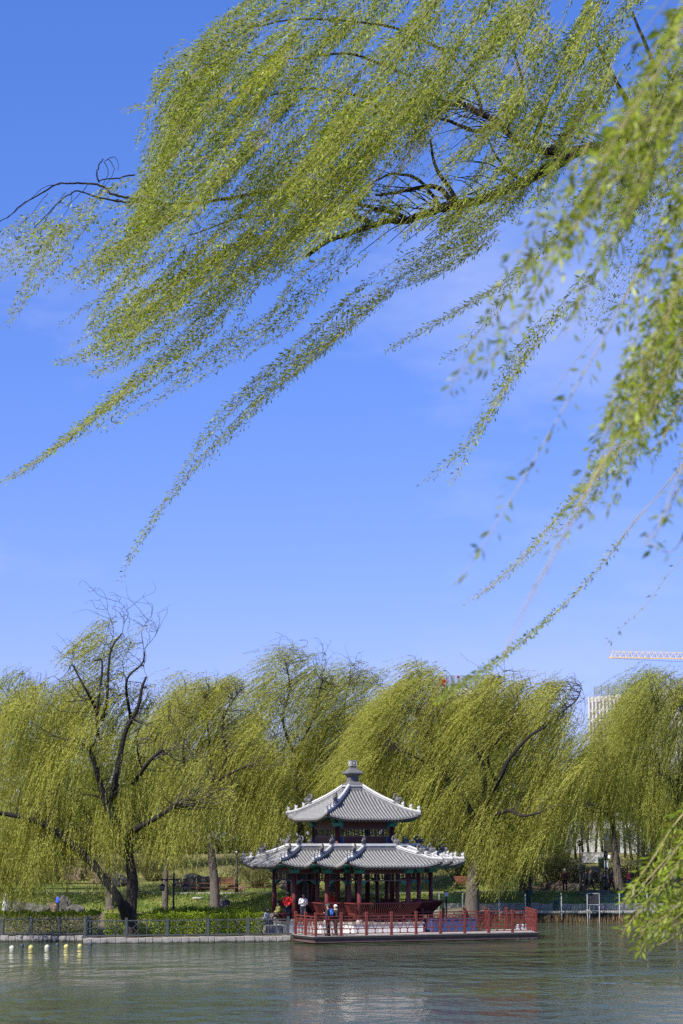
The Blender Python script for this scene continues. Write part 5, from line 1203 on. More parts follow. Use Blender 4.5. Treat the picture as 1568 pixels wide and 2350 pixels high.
# ------------------------------------------------------------------ background willows
def curve_at(c, x): a = np.array(c, float); return np.interp(x, a[:, 0], a[:, 1])
def fork(mb, pts, r0, r1, n=8, K=None):
    P = spline(pts, K or max(6, 5 * (len(pts) - 1))); k = len(P)
    mb.tube([tuple(p) for p in P], [r0 + (r1 - r0) * (i / (k - 1)) ** .8 for i in range(k)], n, jitter=.07); return P
def willow(base, Y, top, bot, label, limbs, lm='lf_a', bark='bark', nclump=150, per=13, depth=3.5, lean=(52, 14), r0=.45, ln=.19, seed=0, bare=(), sparse_above=None, tuft=(), lenD=(70, 210), curtain=0, front=1.5, clear=None, name='willow_tree', spacing=.085, group='willows on the far shore', cat='tree'):
    """limbs: (D polyline, radius at start, radius at end, depth drift); crown hangs between the top and bottom outline."""
    global RNG; RNG = np.random.default_rng(100 + seed); random.seed(300 + seed)
    xb = xat(base, Y, .8); zb = G(xb, Y); root = empty(name, (xb, Y, zb - .1), 0, label, cat, group); off = -Vector(root.location)
    mb = MB(); lb = MB(); nodes = []
    for li, (pts, ra, rb, dy) in enumerate(limbs):
        k = len(pts); P3 = [W(x, y, Y + dy * i / (k - 1) - (front if li and i else 0)) for i, (x, y) in enumerate(pts)]
        if li == 0: P3[0] = Vector((P3[0].x, Y, zb - .2))
        P = fork(mb if li == 0 else lb, P3, ra, rb * .75, 10 if ra > .15 else 7)
        if li == 0:   # flare at the foot
            f = spline([P[0] + [0, 0, 0], P[1]], 4); mb.tube([tuple(p) for p in f], [ra * 1.45, ra * 1.2, ra * 1.08, ra], 10, jitter=.08)
        for i in range(len(P) // 3, len(P)): nodes.append(P[i])
    nodes = np.array(nodes)
    L = Leaves(); tx = np.array(top, float); x0, x1 = tx[0, 0], tx[-1, 0]
    pxm = FD / Y
    def strand(x, y, dY, Ls, t0, stop, phi_t, phi_b, ytop, ybot):
        K = 14; st = Ls / K; px, py = [x], [y]; wob = RNG.normal(0, 8) - (14 if RNG.uniform() < .22 else 0)
        for i in range(K):
            u = np.clip((py[-1] - ytop) / max(ybot - ytop, 1), 0, 1)
            ph = R(phi_t + (phi_b - phi_t) * u ** .7 + wob + 5 * math.sin(px[-1] * .021 + py[-1] * .013)) * (1.15 if i < 2 else 1)
            px.append(px[-1] - math.sin(ph) * st); py.append(py[-1] + math.cos(ph) * st * (.25 if i == 0 else 1))
            if py[-1] > stop: break
        if len(px) < 3: return
        px, py = np.array(px), np.array(py); P = Wnp(px, py, Y + dY + np.linspace(0, RNG.normal(0, .35), len(px)))
        if clear is not None:      # the crown lets the sun through to the pavilion's left roof
            k_ = (P[:, 2] - 5.3) / SUNV.z; gx_, gy_ = P[:, 0] - SUNV.x * k_, P[:, 1] - SUNV.y * k_
            if np.any((k_ > 0) & (gx_ > -8.2) & (gx_ < -2.5) & (gy_ > 115.3) & (gy_ < 124)) and RNG.uniform() < .82: return
        p, d, s = along(P, spacing, .5)
        if not len(p): return
        n = len(p); L.put(p, norm(d + RNG.normal(0, .27, (n, 3))), RNG.uniform(.65, 1.25, n) * ln, RNG.uniform(.14, .26, n) * ln * (1.1 - .35 * s), np.clip(t0 + RNG.normal(0, .14, n), 0, 1))
    nclump = int(nclump * 1.45)
    for c in range(nclump + curtain):
        for _ in range(20):
            x = RNG.uniform(x0, x1); yt = curve_at(top, x) + 14 * math.sin(x * .047 + seed) + 9 * math.sin(x * .113 + seed * 2); yb = curve_at(bot, x) + 16 * math.sin(x * .071 + seed)
            if yb - yt > 60: break
        v = RNG.uniform(0, 1) ** 1.15; y = yt + 12 + v * (yb - yt - 70)
        if RNG.uniform() < .16: y = yt + RNG.uniform(0, 26)
        if c >= nclump: y = yb - RNG.uniform(70, 190)
        dY = RNG.normal(0, depth * .55) * (1 - .3 * v); dY = float(np.clip(dY, -depth, depth))

        t0 = np.clip(RNG.normal(.5, .17), .1, .9)
        A = np.array(W(x, y, Y + dY))
        # branch from the nearest limb, thin and rising
        q = nodes[np.argmin(np.linalg.norm((nodes - A) * [1, 1, 1.3], axis=1) + RNG.uniform(0, 1.2, len(nodes)))]
        m1 = q * .6 + A * .4 + RNG.normal(0, .25, 3); m2 = q * .2 + A * .8 + RNG.normal(0, .2, 3) + [0, 0, .25]
        if np.linalg.norm(q - A) < 3.6 and q[2] < A[2] + .4: L.paths.append(spline([q, m1, m2, A], 9)); L.rads.append(np.linspace(.035, .011, 9))
        npc = int(per * RNG.uniform(.5, 1.5)); sx = RNG.uniform(14, 34)
        for s in range(npc):
            xs = x + RNG.normal(0, sx * .55); ys = y + RNG.normal(0, 9)
            stop = curve_at(bot, np.clip(xs - 30, x0, x1)) + RNG.uniform(-45, 22) + (12 if c >= nclump else 0)
            strand(xs, ys, dY + RNG.normal(0, .35), RNG.uniform(*lenD) * (.6 + .4 * RNG.uniform()), t0, stop, lean[0], lean[1], yt, yb)
    for pts in bare:
        P = spline([W(x, y, Y + RNG.normal(0, .2)) for x, y in pts], 22); P += np.cumsum(RNG.normal(0, .02, P.shape), 0); L.paths.append(P); L.rads.append(np.linspace(.025 if len(pts) > 3 else .016, .006, 22)); nodes = np.concatenate([nodes, P])
        for k in range(7):
            i = RNG.integers(4, 21); b_ = P[i]; sl_ = RNG.uniform(.5, 1.7); e = b_ + np.array([RNG.normal(-.25, .5), RNG.normal(0, .3), RNG.uniform(.25, 1.0)]) * sl_; e2 = e + np.array([RNG.normal(-.3, .35), 0, RNG.uniform(-.25, .45)]) * sl_
            T_ = spline([b_, (b_ + e) / 2 + RNG.normal(0, .14, 3), e, e2], 12); L.paths.append(T_); L.rads.append(np.linspace(.016, .006, 12))
            j = RNG.integers(3, 10); f_ = T_[j] + np.array([RNG.normal(-.2, .3), 0, RNG.uniform(-.1, .5)]); L.paths.append(spline([T_[j], (T_[j] + f_) / 2 + RNG.normal(0, .07, 3), f_], 7)); L.rads.append(np.linspace(.012, .006, 7))
    # wisps on the skyline
    tuft = tuple(tuft) + tuple((float(x), float(curve_at(top, x) - RNG.uniform(-12, 14)), int(RNG.integers(3, 9))) for x in RNG.uniform(x0 + 15, x1 - 15, int((x1 - x0) / 20)))
    for (x, y, n) in tuft:
        A = np.array(W(x, y, Y)); q = nodes[np.argmin(np.linalg.norm(nodes - A, axis=1))]
        if np.linalg.norm(q - A) < 2.2: L.paths.append(spline([q, q * .5 + A * .5 + RNG.normal(0, .2, 3), A], 8)); L.rads.append(np.linspace(.03, .008, 8))
        for s in range(n): strand(x + RNG.normal(0, 10), y + RNG.normal(0, 7), RNG.normal(0, .5), RNG.uniform(40, 95), .5, 9999, lean[0] + 18, lean[0], y, y + 200)
    # upright twigs breaking the skyline
    for k in range(int((x1 - x0) / 9)):
        x = RNG.uniform(x0, x1); y = curve_at(top, x) + 30; b_ = np.array(W(x, y, Y + RNG.normal(0, depth * .4))); h_ = RNG.uniform(.5, 1.6)
        e = b_ + [RNG.normal(-.2, .35), RNG.normal(0, .2), h_]; e2 = e + [RNG.uniform(-.6, .1), 0, RNG.uniform(-.3, .15)]
        L.paths.append(spline([b_, b_ * .5 + e * .5 + RNG.normal(0, .08, 3), e, e2], 9)); L.rads.append(np.linspace(.02, .006, 9))
    mb.v = [tuple(Vector(v) + off) for v in mb.v]; tr = mb.build('trunk', M[bark], root)
    if lb.v: lb.v = [tuple(Vector(v) + off) for v in lb.v]; lb.build('limbs', M['limb'], root)
    L.build('crown', M[lm], M['twigdark'], root, .12); return root

willow(294, 117.5, [(-60, 1640), (40, 1600), (120, 1570), (200, 1560), (280, 1555), (345, 1580), (400, 1640), (470, 1740), (550, 1840)],
       [(-60, 2030), (0, 2085), (70, 2080), (125, 2000), (180, 1990), (212, 2070), (235, 1990), (300, 1890), (350, 1955), (420, 2010), (480, 1960), (550, 1900)],
       'largest willow at the left with twin dark trunks and a tall half-bare top', [
        ([(296, 2142), (300, 2085), (304, 2020), (296, 1965), (294, 1908)], .46, .30, .3),
        ([(290, 2112), (273, 2064), (215, 1984), (165, 1937), (110, 1897), (60, 1877), (0, 1866), (-40, 1862)], .30, .13, -1.0),
        ([(294, 1915), (326, 1894), (366, 1872), (411, 1841)], .24, .12, -1.0),
        ([(294, 1920), (262, 1880), (240, 1834), (220, 1764), (205, 1721), (175, 1699)], .28, .10, -.4), ([(206, 1724), (220, 1699)], .1, .06, -.2),
        ([(255, 1860), (265, 1794), (275, 1739), (288, 1679), (316, 1624), (326, 1578), (336, 1553)], .24, .08, -.3),
        ([(305, 1800), (341, 1749), (371, 1721)], .15, .11, -.6), ([(325, 1760), (316, 1725), (314, 1700)], .08, .05, -.2),
        ([(225, 1690), (222, 1640), (235, 1523), (215, 1516)], .11, .05, -.2), ([(222, 1630), (200, 1588), (165, 1523)], .11, .06, 0), ([(235, 1650), (245, 1608), (253, 1498), (280, 1453)], .13, .05, 0), ([(300, 1650), (290, 1563), (326, 1523), (331, 1493)], .10, .04, 0)],
       'lf_a', 'bark', nclump=225, per=15, lean=(40, 5), seed=1, curtain=110, clear=390, lenD=(90, 260),
       bare=([(331, 1493), (326, 1453), (343, 1420), (346, 1398), (340, 1388)], [(280, 1453), (284, 1430), (290, 1408), (273, 1383), (265, 1372)], [(331, 1490), (350, 1465), (361, 1448), (366, 1436)], [(253, 1498), (262, 1450), (250, 1405), (243, 1398)], [(290, 1563), (280, 1520), (296, 1480), (293, 1440)], [(165, 1523), (168, 1505), (160, 1492)], [(336, 1553), (332, 1530), (340, 1510)]),
       tuft=((235, 1428, 20), (262, 1426, 14), (215, 1460, 30), (245, 1458, 34), (275, 1466, 24), (300, 1470, 14), (318, 1478, 12), (190, 1482, 28), (335, 1440, 6), (225, 1488, 26), (255, 1492, 22), (300, 1500, 10), (240, 1515, 24), (270, 1525, 20), (205, 1512, 16), (320, 1530, 12), (285, 1550, 20), (255, 1550, 16)))
willow(252, 151, [(-80, 1560), (-20, 1548), (60, 1545), (120, 1560), (180, 1575), (260, 1600)], [(-80, 2020), (0, 2010), (100, 1990), (180, 1960), (260, 1960)],
       'willow behind the twin-trunk tree with a pale sunlit trunk, at the far left', [([(252, 2095), (250, 2030), (240, 1950), (200, 1860)], .36, .2, .3), ([(215, 1890), (150, 1800), (80, 1720), (30, 1680)], .2, .08, 1), ([(220, 1880), (230, 1760), (180, 1660), (150, 1600)], .2, .06, .5), ([(120, 1760), (100, 1680), (40, 1600)], .1, .04, 0)],
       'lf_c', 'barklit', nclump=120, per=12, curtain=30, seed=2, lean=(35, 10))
willow(378, 148, [(330, 1650), (380, 1630), (440, 1600), (500, 1640), (560, 1660)], [(330, 1960), (400, 1960), (480, 1950), (560, 1940)],
       'slender willow with a pale sunlit trunk behind the double lantern', [([(378, 2094), (380, 2030), (383, 1980), (400, 1880), (430, 1780)], .27, .12, .2), ([(400, 1880), (370, 1780), (360, 1700)], .12, .05, .4), ([(430, 1780), (460, 1700), (480, 1650)], .1, .04, 0)],
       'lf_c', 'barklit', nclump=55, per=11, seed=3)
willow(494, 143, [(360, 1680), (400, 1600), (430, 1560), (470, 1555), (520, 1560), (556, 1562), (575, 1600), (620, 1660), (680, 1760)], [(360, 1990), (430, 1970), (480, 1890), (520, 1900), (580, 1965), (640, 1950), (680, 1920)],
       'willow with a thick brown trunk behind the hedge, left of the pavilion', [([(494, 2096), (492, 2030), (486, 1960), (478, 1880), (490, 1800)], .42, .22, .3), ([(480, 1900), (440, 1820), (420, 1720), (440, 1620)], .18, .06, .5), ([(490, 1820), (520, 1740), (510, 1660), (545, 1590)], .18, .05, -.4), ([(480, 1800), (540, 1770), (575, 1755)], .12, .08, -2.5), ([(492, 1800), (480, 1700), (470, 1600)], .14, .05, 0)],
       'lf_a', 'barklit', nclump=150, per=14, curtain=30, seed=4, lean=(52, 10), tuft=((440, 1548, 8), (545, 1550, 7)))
willow(702, 152, [(570, 1680), (610, 1590), (640, 1530), (665, 1500), (705, 1500), (750, 1515), (790, 1590), (840, 1680)], [(570, 1960), (640, 1950), (720, 1940), (840, 1920)],
       'tall willow directly behind the pavilion with a wispy top', [([(702, 2075), (700, 2000), (690, 1900), (680, 1800), (690, 1700)], .40, .16, .3), ([(690, 1760), (650, 1660), (665, 1580), (655, 1520)], .14, .05, .3), ([(690, 1720), (720, 1640), (740, 1560)], .13, .05, 0), ([(690, 1830), (750, 1740), (790, 1680)], .12, .05, -1)],
       'lf_b', 'bark', nclump=150, per=13, seed=5, lean=(58, 22), bare=([(668, 1580), (655, 1520), (640, 1490), (648, 1465)], [(668, 1560), (690, 1510), (672, 1480), (690, 1462)], [(740, 1560), (748, 1500)]), tuft=((655, 1490, 5), (700, 1490, 6), (735, 1500, 8)))
willow(764, 158, [(720, 1620), (770, 1560), (800, 1525), (840, 1525), (880, 1550), (920, 1600), (960, 1680)], [(720, 1940), (820, 1930), (960, 1930)],
       'willow behind the pavilion finial, between the two tallest crowns', [([(764, 2062), (770, 1980), (790, 1880), (810, 1760), (820, 1660)], .36, .12, .3), ([(800, 1820), (850, 1730), (880, 1640)], .14, .05, .4), ([(815, 1720), (790, 1640), (800, 1570)], .1, .04, 0), ([(860, 1830), (890, 1800), (885, 1785)], .1, .08, -4)],
       'lf_b', 'bark', nclump=120, per=13, seed=6, lean=(58, 25), bare=([(820, 1620), (810, 1560), (822, 1510)],), tuft=((800, 1518, 6), (845, 1520, 6)))
willow(1083, 144.5, [(850, 1700), (890, 1610), (930, 1550), (970, 1520), (1005, 1535), (1045, 1590), (1090, 1580), (1140, 1560), (1190, 1548), (1250, 1560), (1300, 1570), (1330, 1610), (1345, 1690)],
       [(850, 1860), (930, 1900), (1000, 1930), (1050, 1925), (1100, 2010), (1140, 2040), (1185, 2045), (1230, 2000), (1290, 1950), (1345, 1880)],
       'broad willow right of the pavilion with a stout forked trunk and windblown strands', [
        ([(1083, 2090), (1085, 2030), (1098, 1960), (1105, 1890), (1115, 1830)], .62, .34, .3),
        ([(1098, 1940), (1080, 1860), (1050, 1810), (1015, 1770), (990, 1700), (960, 1640)], .26, .07, .8), ([(1112, 1850), (1150, 1780), (1170, 1740), (1215, 1690), (1255, 1665)], .24, .09, -2.2), ([(1112, 1840), (1110, 1760), (1080, 1680), (1100, 1610)], .22, .06, .4),
        ([(1120, 1880), (1165, 1860), (1200, 1872), (1240, 1865)], .17, .09, -2.5), ([(1215, 1690), (1280, 1640), (1320, 1610), (1335, 1580)], .11, .04, .5), ([(1140, 1800), (1120, 1740), (1150, 1690), (1180, 1640)], .14, .05, -1), ([(1015, 1775), (960, 1740), (915, 1720)], .1, .04, -1)],
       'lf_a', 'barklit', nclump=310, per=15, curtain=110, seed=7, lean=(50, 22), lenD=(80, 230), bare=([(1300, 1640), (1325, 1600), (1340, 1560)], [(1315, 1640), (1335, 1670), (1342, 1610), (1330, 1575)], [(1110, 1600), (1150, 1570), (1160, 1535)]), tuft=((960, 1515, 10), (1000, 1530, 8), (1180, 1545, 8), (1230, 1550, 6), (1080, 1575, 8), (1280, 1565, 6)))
willow(1211, 157.6, [(1100, 1640), (1160, 1600), (1220, 1610), (1280, 1640), (1330, 1680)], [(1100, 2000), (1180, 1990), (1250, 1985), (1330, 1960)],
       'willow with a dark trunk standing on the path behind the broad right willow', [([(1211, 2044), (1208, 1980), (1212, 1900), (1220, 1800)], .40, .18, .2), ([(1215, 1850), (1170, 1760), (1160, 1680)], .14, .05, .4), ([(1220, 1800), (1260, 1720), (1270, 1660)], .13, .05, 0)],
       'lf_c', 'bark', nclump=80, per=11, curtain=25, seed=8, lean=(40, 8))
willow(1423, 158.8, [(1335, 1745), (1364, 1690), (1398, 1645), (1422, 1590), (1440, 1552), (1470, 1570), (1510, 1600)], [(1335, 1960), (1400, 1880), (1460, 1870), (1510, 1930)],
       'willow with a leaning bare trunk on the right, in front of the stone tower', [([(1424, 2043), (1416, 1985), (1409, 1930), (1406, 1880), (1395, 1800)], .40, .2, .2), ([(1406, 1880), (1370, 1850), (1335, 1838), (1325, 1810)], .16, .09, -.5), ([(1400, 1840), (1390, 1750), (1380, 1680)], .16, .06, .4), ([(1396, 1800), (1430, 1720), (1440, 1640)], .13, .05, .3)],
       'lf_b', 'barklit', nclump=100, per=11, curtain=30, seed=9, lean=(38, 6), tuft=((1440, 1545, 6), (1415, 1570, 6), (1390, 1600, 6)))
willow(1568, 151, [(1440, 1640), (1465, 1580), (1485, 1545), (1530, 1540), (1580, 1545), (1640, 1560)], [(1440, 1900), (1500, 1940), (1560, 1990), (1640, 1990)],
       'willow at the right edge with dark forked limbs and long hanging strands', [([(1562, 2072), (1560, 1980), (1556, 1880), (1552, 1800)], .42, .22, .2), ([(1553, 1830), (1540, 1790), (1510, 1770), (1495, 1740)], .2, .1, -.5), ([(1552, 1810), (1560, 1780), (1572, 1750)], .16, .1, -.8), ([(1520, 1780), (1500, 1700), (1510, 1620)], .12, .05, .3), ([(1552, 1800), (1580, 1700), (1560, 1620)], .14, .05, .3)],
       'lf_b', 'bark', nclump=130, per=12, curtain=40, seed=10, lean=(38, 6), lenD=(90, 250), tuft=((1490, 1538, 6), (1540, 1535, 6)))
for k, (b_, yt, w, l) in enumerate(((110, 1600, 200, 'background willow filling the gap at the far left'), (340, 1630, 190, 'background willow behind the sunlit slender trunk'), (585, 1650, 170, 'background willow in the dip of the skyline left of the pavilion'), (900, 1625, 200, 'background willow behind the right roof of the pavilion'), (1150, 1640, 220, 'background willow below the red rooftop sign'), (1500, 1640, 190, 'background willow behind the right-edge willow'))):
    Yk = 172 + (k % 3) * 3
    willow(b_, Yk, [(b_ - w * .6, yt + 90), (b_ - w * .3, yt + 15), (b_, yt), (b_ + w * .35, yt + 20), (b_ + w * .6, yt + 110)], [(b_ - w * .6, 1960), (b_ + w * .6, 1955)], l,
           [([(b_, 1990), (b_ + 6, 1900), (b_ - 4, 1800), (b_ + 5, 1720)], .34, .12, .2), ([(b_ - 2, 1810), (b_ - 40, 1720), (b_ - 50, 1660)], .12, .04, .3), ([(b_, 1780), (b_ + 40, 1710), (b_ + 55, 1670)], .12, .04, .2)],
           'lf_c', 'bark', nclump=85, per=12, seed=20 + k, lean=(45, 15), ln=.22, spacing=.13, group='willows further back')
# pale blossom tree and thin bare trunks before the white building
willow(1478, 178, [(1400, 1830), (1440, 1800), (1480, 1790), (1530, 1810), (1560, 1860)], [(1400, 1900), (1480, 1900), (1560, 1910)], 'pale greyish blossom tree behind the right willows', [([(1478, 1985), (1476, 1920), (1480, 1860)], .2, .08, .1), ([(1476, 1920), (1440, 1870), (1425, 1840)], .08, .03, .2), ([(1479, 1900), (1520, 1860), (1540, 1835)], .08, .03, .2)], 'lf_pale', 'bark', nclump=70, per=9, seed=30, lean=(-60, 60), lenD=(10, 40), ln=.13, name='blossom_tree', group=None)
for k, xd in enumerate((1322, 1338, 1352, 1366, 1384, 1436, 1450, 1466, 1496, 1520)):
    x = xat(xd, 183 + k % 3, 5); y = 183 + k % 3; z = G(x, y); root = empty('young_tree', (x, y, z), 0, 'thin bare dark tree trunk in the row before the white building', 'tree', 'thin trunks before the white building'); mb = MB(); lx = random.uniform(-.6, .6)
    mb.tube([(0, 0, -.1), (lx * .4, 0, 2), (lx, 0, 4.6), (lx * 1.5, 0, 7)], [.13, .10, .07, .03], 7, jitter=.1); mb.build('trunk', M['bark'], root); mb = MB()
    for j in range(9):
        h_ = random.uniform(2, 6); a = random.uniform(0, 6.28); q = lx * h_ / 4.6; mb.tube([(q, 0, h_), (q + .5 * math.cos(a), .5 * math.sin(a), h_ + .7), (q + .8 * math.cos(a), .8 * math.sin(a), h_ + 1.6)], [.035, .02, .008], 4)
    mb.build('limbs', M['twigdark'], root)
# dark conifer belt far behind, as one far wood
n = 52000; xs = RNG.uniform(-60, 70, n); ys = RNG.uniform(198, 214, n); hs = RNG.uniform(0, 1, n) ** 1.2 * (10 + 1.6 * np.sin(xs * .5) + 1.1 * np.sin(xs * 1.3)); P = np.stack([xs, ys, 4.0 + hs], -1); L_ = RNG.uniform(.4, .9, n)
v, q = leaf_quads(P, norm(RNG.normal(size=(n, 3)) + [0, 0, .4]), L_, L_ * .5, .1); tag(link_mesh('woodland', fast_mesh('woodland', v, q, [M['lf_bush']], np.clip(RNG.normal(.45, .25, n), 0, 1))), 'dim mass of trees far behind the willows', 'woodland', None, 'stuff')
# ------------------------------------------------------------------ foreground willow: in-focus canopy about 18 m away
RNG = np.random.default_rng(5); random.seed(5)
YA = 18.0
GUIDE = np.array([(450, 120, -.62, .78), (350, 280, -.30, .95), (600, 250, -.66, .75), (800, 250, -.64, .77), (1000, 100, -.57, .82), (1200, 200, -.52, .85), (1400, 150, -.45, .9), (700, 500, -.74, .67), (400, 600, -.78, .62), (500, 400, -.68, .73), (400, 750, -.77, .64),
    (200, 950, -.82, .57), (900, 650, -.77, .63), (950, 400, -.70, .71), (1150, 450, -.62, .78), (1300, 330, -.55, .83), (1450, 400, -.46, .89), (550, 60, -.80, .60), (750, 60, -.70, .71), (1050, 560, -.75, .66)])
def field(x, y):
    d2 = (GUIDE[:, 0] - x) ** 2 + (GUIDE[:, 1] - y) ** 2 + 900; w = 1 / d2 ** 1.3; v = (GUIDE[:, 2:] * w[:, None]).sum(0); return v / np.hypot(*v)
POLY = np.array([(575, -40), (505, 55), (440, 105), (378, 165), (350, 235), (325, 275), (335, 330), (312, 400), (325, 450), (300, 500), (258, 560), (240, 620), (205, 680), (232, 740), (235, 795), (300, 820), (400, 765), (470, 730), (540, 680), (600, 650), (690, 590), (740, 560), (800, 530), (880, 520), (950, 505), (1000, 512), (1085, 540), (1150, 510), (1215, 470), (1265, 425), (1330, 460), (1400, 500), (1640, 420), (1640, -40)], float)
def inside(x, y):
    x, y = x + 13 * math.sin(y * .045) + 9 * math.sin(y * .11 + x * .03), y + 12 * math.sin(x * .05 + 1) + 8 * math.sin(x * .12)
    a = POLY; b = np.roll(POLY, -1, 0); c = (a[:, 1] > y) != (b[:, 1] > y)
    return bool(np.sum(c & (x < (b[:, 0] - a[:, 0]) * (y - a[:, 1]) / (b[:, 1] - a[:, 1] + 1e-12) + a[:, 0])) % 2)
HOLES = [(1182, 150, 42, .85), (1107, 262, 46, .85), (1032, 300, 60, .8), (950, 362, 55, .8), (905, 405, 60, .7), (1000, 440, 50, .7), (992, 135, 28, .7), (1062, 150, 28, .7), (530, 215, 20, .8), (612, 285, 24, .85), (600, 325, 20, .85), (668, 135, 16, .7), (720, 400, 18, .6), (840, 170, 20, .5), (1240, 90, 30, .5), (1330, 200, 40, .5), (1380, 420, 60, .6), (1500, 380, 60, .6), (860, 480, 40, .6), (450, 160, 26, .6), (420, 300, 22, .6), (480, 560, 16, .5), (1150, 330, 30, .5), (560, 420, 16, .5)]
def thin(x, y):
    f = 1.0
    for hx, hy, r, k in HOLES:
        d = ((x - hx) ** 2 + ((y - hy) * 1.1) ** 2) / r ** 2
        if d < 1: f *= 1 - k * (1 - d) ** .5
    return f
FG = Leaves()
def emit(L, px, py, Yd, leafD, gap, per, spread=.9, twr=.0026, bare0=0.0, size=.052, dens=1.0, t0=.5, ragged=1.0, holes=True):
    P = Wnp(np.array(px), np.array(py), np.array(Yd) * np.ones(len(px))); n = len(P)
    L.paths.append(P); L.rads.append(np.linspace(twr, twr * .5, n))
    p, d, s = along(P, gap, .35)
    if not len(p): return
    keep = s >= bare0
    if dens < 1: keep &= RNG.uniform(size=len(p)) < dens
    if holes:
        u = np.interp(s, np.linspace(0, 1, n), px), np.interp(s, np.linspace(0, 1, n), py)
        keep &= RNG.uniform(size=len(p)) < np.array([thin(a, b) for a, b in zip(*u)])
    p, d, s = p[keep], d[keep], s[keep]
    if not len(p): return
    # a little side shoot carries each cluster of leaves
    off = norm(np.cross(d, norm(RNG.normal(size=p.shape))))
    for k in range(per):
        m = RNG.uniform(size=len(p)) < (1.0 if k < 2 else .6)
        a = off * (1 if k % 2 == 0 else -1) + RNG.normal(0, .45, p.shape)
        q = p + norm(a) * size * RNG.uniform(0, .5, (len(p), 1)) + d * size * RNG.uniform(-.2, .2, (len(p), 1))
        dd = norm(d * RNG.uniform(.45, 1.15, (len(p), 1)) + norm(a) * spread * RNG.uniform(.5, 1.2, (len(p), 1)))
        ln = size * RNG.uniform(.55, 1.2, len(p)) * (1 - .30 * s)
        L.put(q[m], dd[m], ln[m], (ln * RNG.uniform(.20, .31, len(p)))[m], np.clip(t0 + RNG.normal(0, .24, len(p)), 0, 1)[m])
def bundle(L, pts, widths, n, Y, dY=.6, gap=.038, per=3, size=.054, s0=(0, .4), s1=(.55, 1.0), reach=2, bare0=0.0, dens=1.0, wob=3.0, Yend=None, twr=.0021, spread=1.05, curl=0.0):
    C = spline(np.array(pts, float), 60); Wd = np.interp(np.linspace(0, 1, 60), np.linspace(0, 1, len(widths)), widths)
    T = norm(np.gradient(C, axis=0)); N = np.stack([-T[:, 1], T[:, 0]], -1)
    for k in range(n):
        a, b = RNG.uniform(*s0), RNG.uniform(*s1)
        if k < reach: b = 1.0 - .02 * k
        if b - a < .15: a = max(0, b - .3)
        i = np.unique(np.linspace(a * 59, b * 59, 34).astype(int)); u = RNG.uniform(-1, 1) * (.25 if k < reach and reach < n else 1)
        q = C[i] + N[i] * (Wd[i] * u)[:, None]; ph = RNG.uniform(0, 6.28)
        q = q + N[i] * (wob * np.sin(np.linspace(0, 1, len(i)) * RNG.uniform(3, 8) + ph))[:, None]
        Yd = Y + RNG.normal(0, dY) + np.linspace(0, RNG.normal(0, .25), len(i))
        if Yend is not None: Yd = np.interp(i / 59, [0, .55, 1], [Y, Y, Yend]) + RNG.normal(0, dY)
        emit(L, q[:, 0], q[:, 1], Yd, 0, gap, per, size=size, bare0=bare0, dens=dens, t0=np.clip(RNG.normal(.62, .13), .3, .9), holes=False, twr=twr, spread=spread)
# the mass of the canopy
nm = 0
while nm < 228:
    x, y = RNG.uniform(320, 1630), RNG.uniform(-90, 720)
    if not inside(x, max(y, -30)): continue
    if RNG.uniform() > (thin(x, y) * (.6 if x > 1290 else 1.0)): continue
    t0 = np.clip(RNG.normal(.5, .2), .1, .9); dY = RNG.normal(0, .9); wob0 = RNG.normal(0, .13); wid = RNG.uniform(7, 20)
    for _ in range(int(RNG.integers(4, 11))):
        Ls = RNG.uniform(170, 430); st = 9.0; px, py = [x + RNG.normal(0, wid)], [y + RNG.normal(0, wid)]; wob = wob0 + RNG.normal(0, .07); over = RNG.uniform(0, 25) + (RNG.uniform(0, 60) if RNG.uniform() < .25 else 0); out = 0
        for i in range(int(Ls / st)):
            v = field(px[-1], py[-1]); c, s_ = math.cos(wob), math.sin(wob); v = np.array([v[0] * c - v[1] * s_, v[0] * s_ + v[1] * c])
            px.append(px[-1] + v[0] * st + RNG.normal(0, .35)); py.append(py[-1] + v[1] * st + RNG.normal(0, .35))
            if not inside(px[-1], max(py[-1], -30)):
                out += st
                if out > over: break
        if len(px) < 6: continue
        emit(FG, px, py, YA + dY + RNG.normal(0, .15) + np.linspace(0, RNG.normal(0, .3), len(px)), 0, .031, 4, t0=np.clip(t0 + RNG.normal(0, .08), .08, .92), bare0=.02)
    nm += 1
B = lambda *a, **k: bundle(FG, *a, **k)
B([(1160, 500), (1000, 585), (900, 640), (760, 765), (640, 870), (480, 1030), (400, 1130), (330, 1230), (270, 1335)], [42, 40, 34, 34, 30, 24, 14, 8, 2], 17, YA, s0=(0, .5), s1=(.35, .95), reach=3)
B([(1140, 500), (1000, 585), (900, 640)], [45, 42, 30], 26, YA + .3, s0=(0, .25), s1=(.7, 1))
B([(900, 640), (760, 765), (640, 870), (560, 950)], [22, 28, 26, 14], 9, YA, s0=(0, .4), s1=(.5, 1))
B([(760, 735), (640, 830), (560, 900), (500, 955), (445, 1030)], [14, 16, 16, 10, 3], 4, YA - .3, s0=(0, .3), s1=(.7, 1))
B([(850, 545), (780, 600), (700, 660), (640, 740), (480, 830), (380, 905), (230, 990)], [30, 36, 40, 30, 22, 12, 3], 16, YA, s0=(0, .4), s1=(.45, .9))
B([(640, 560), (560, 640), (500, 740), (430, 800), (330, 870), (200, 975), (100, 1050), (0, 1112)], [60, 55, 50, 38, 26, 16, 10, 3], 26, YA, s0=(0, .45), s1=(.4, .9), reach=4)
B([(400, 810), (330, 870), (200, 975), (100, 1050), (0, 1112)], [18, 18, 14, 9, 3], 7, YA - .2, s0=(0, .4), s1=(.5, 1), reach=3)
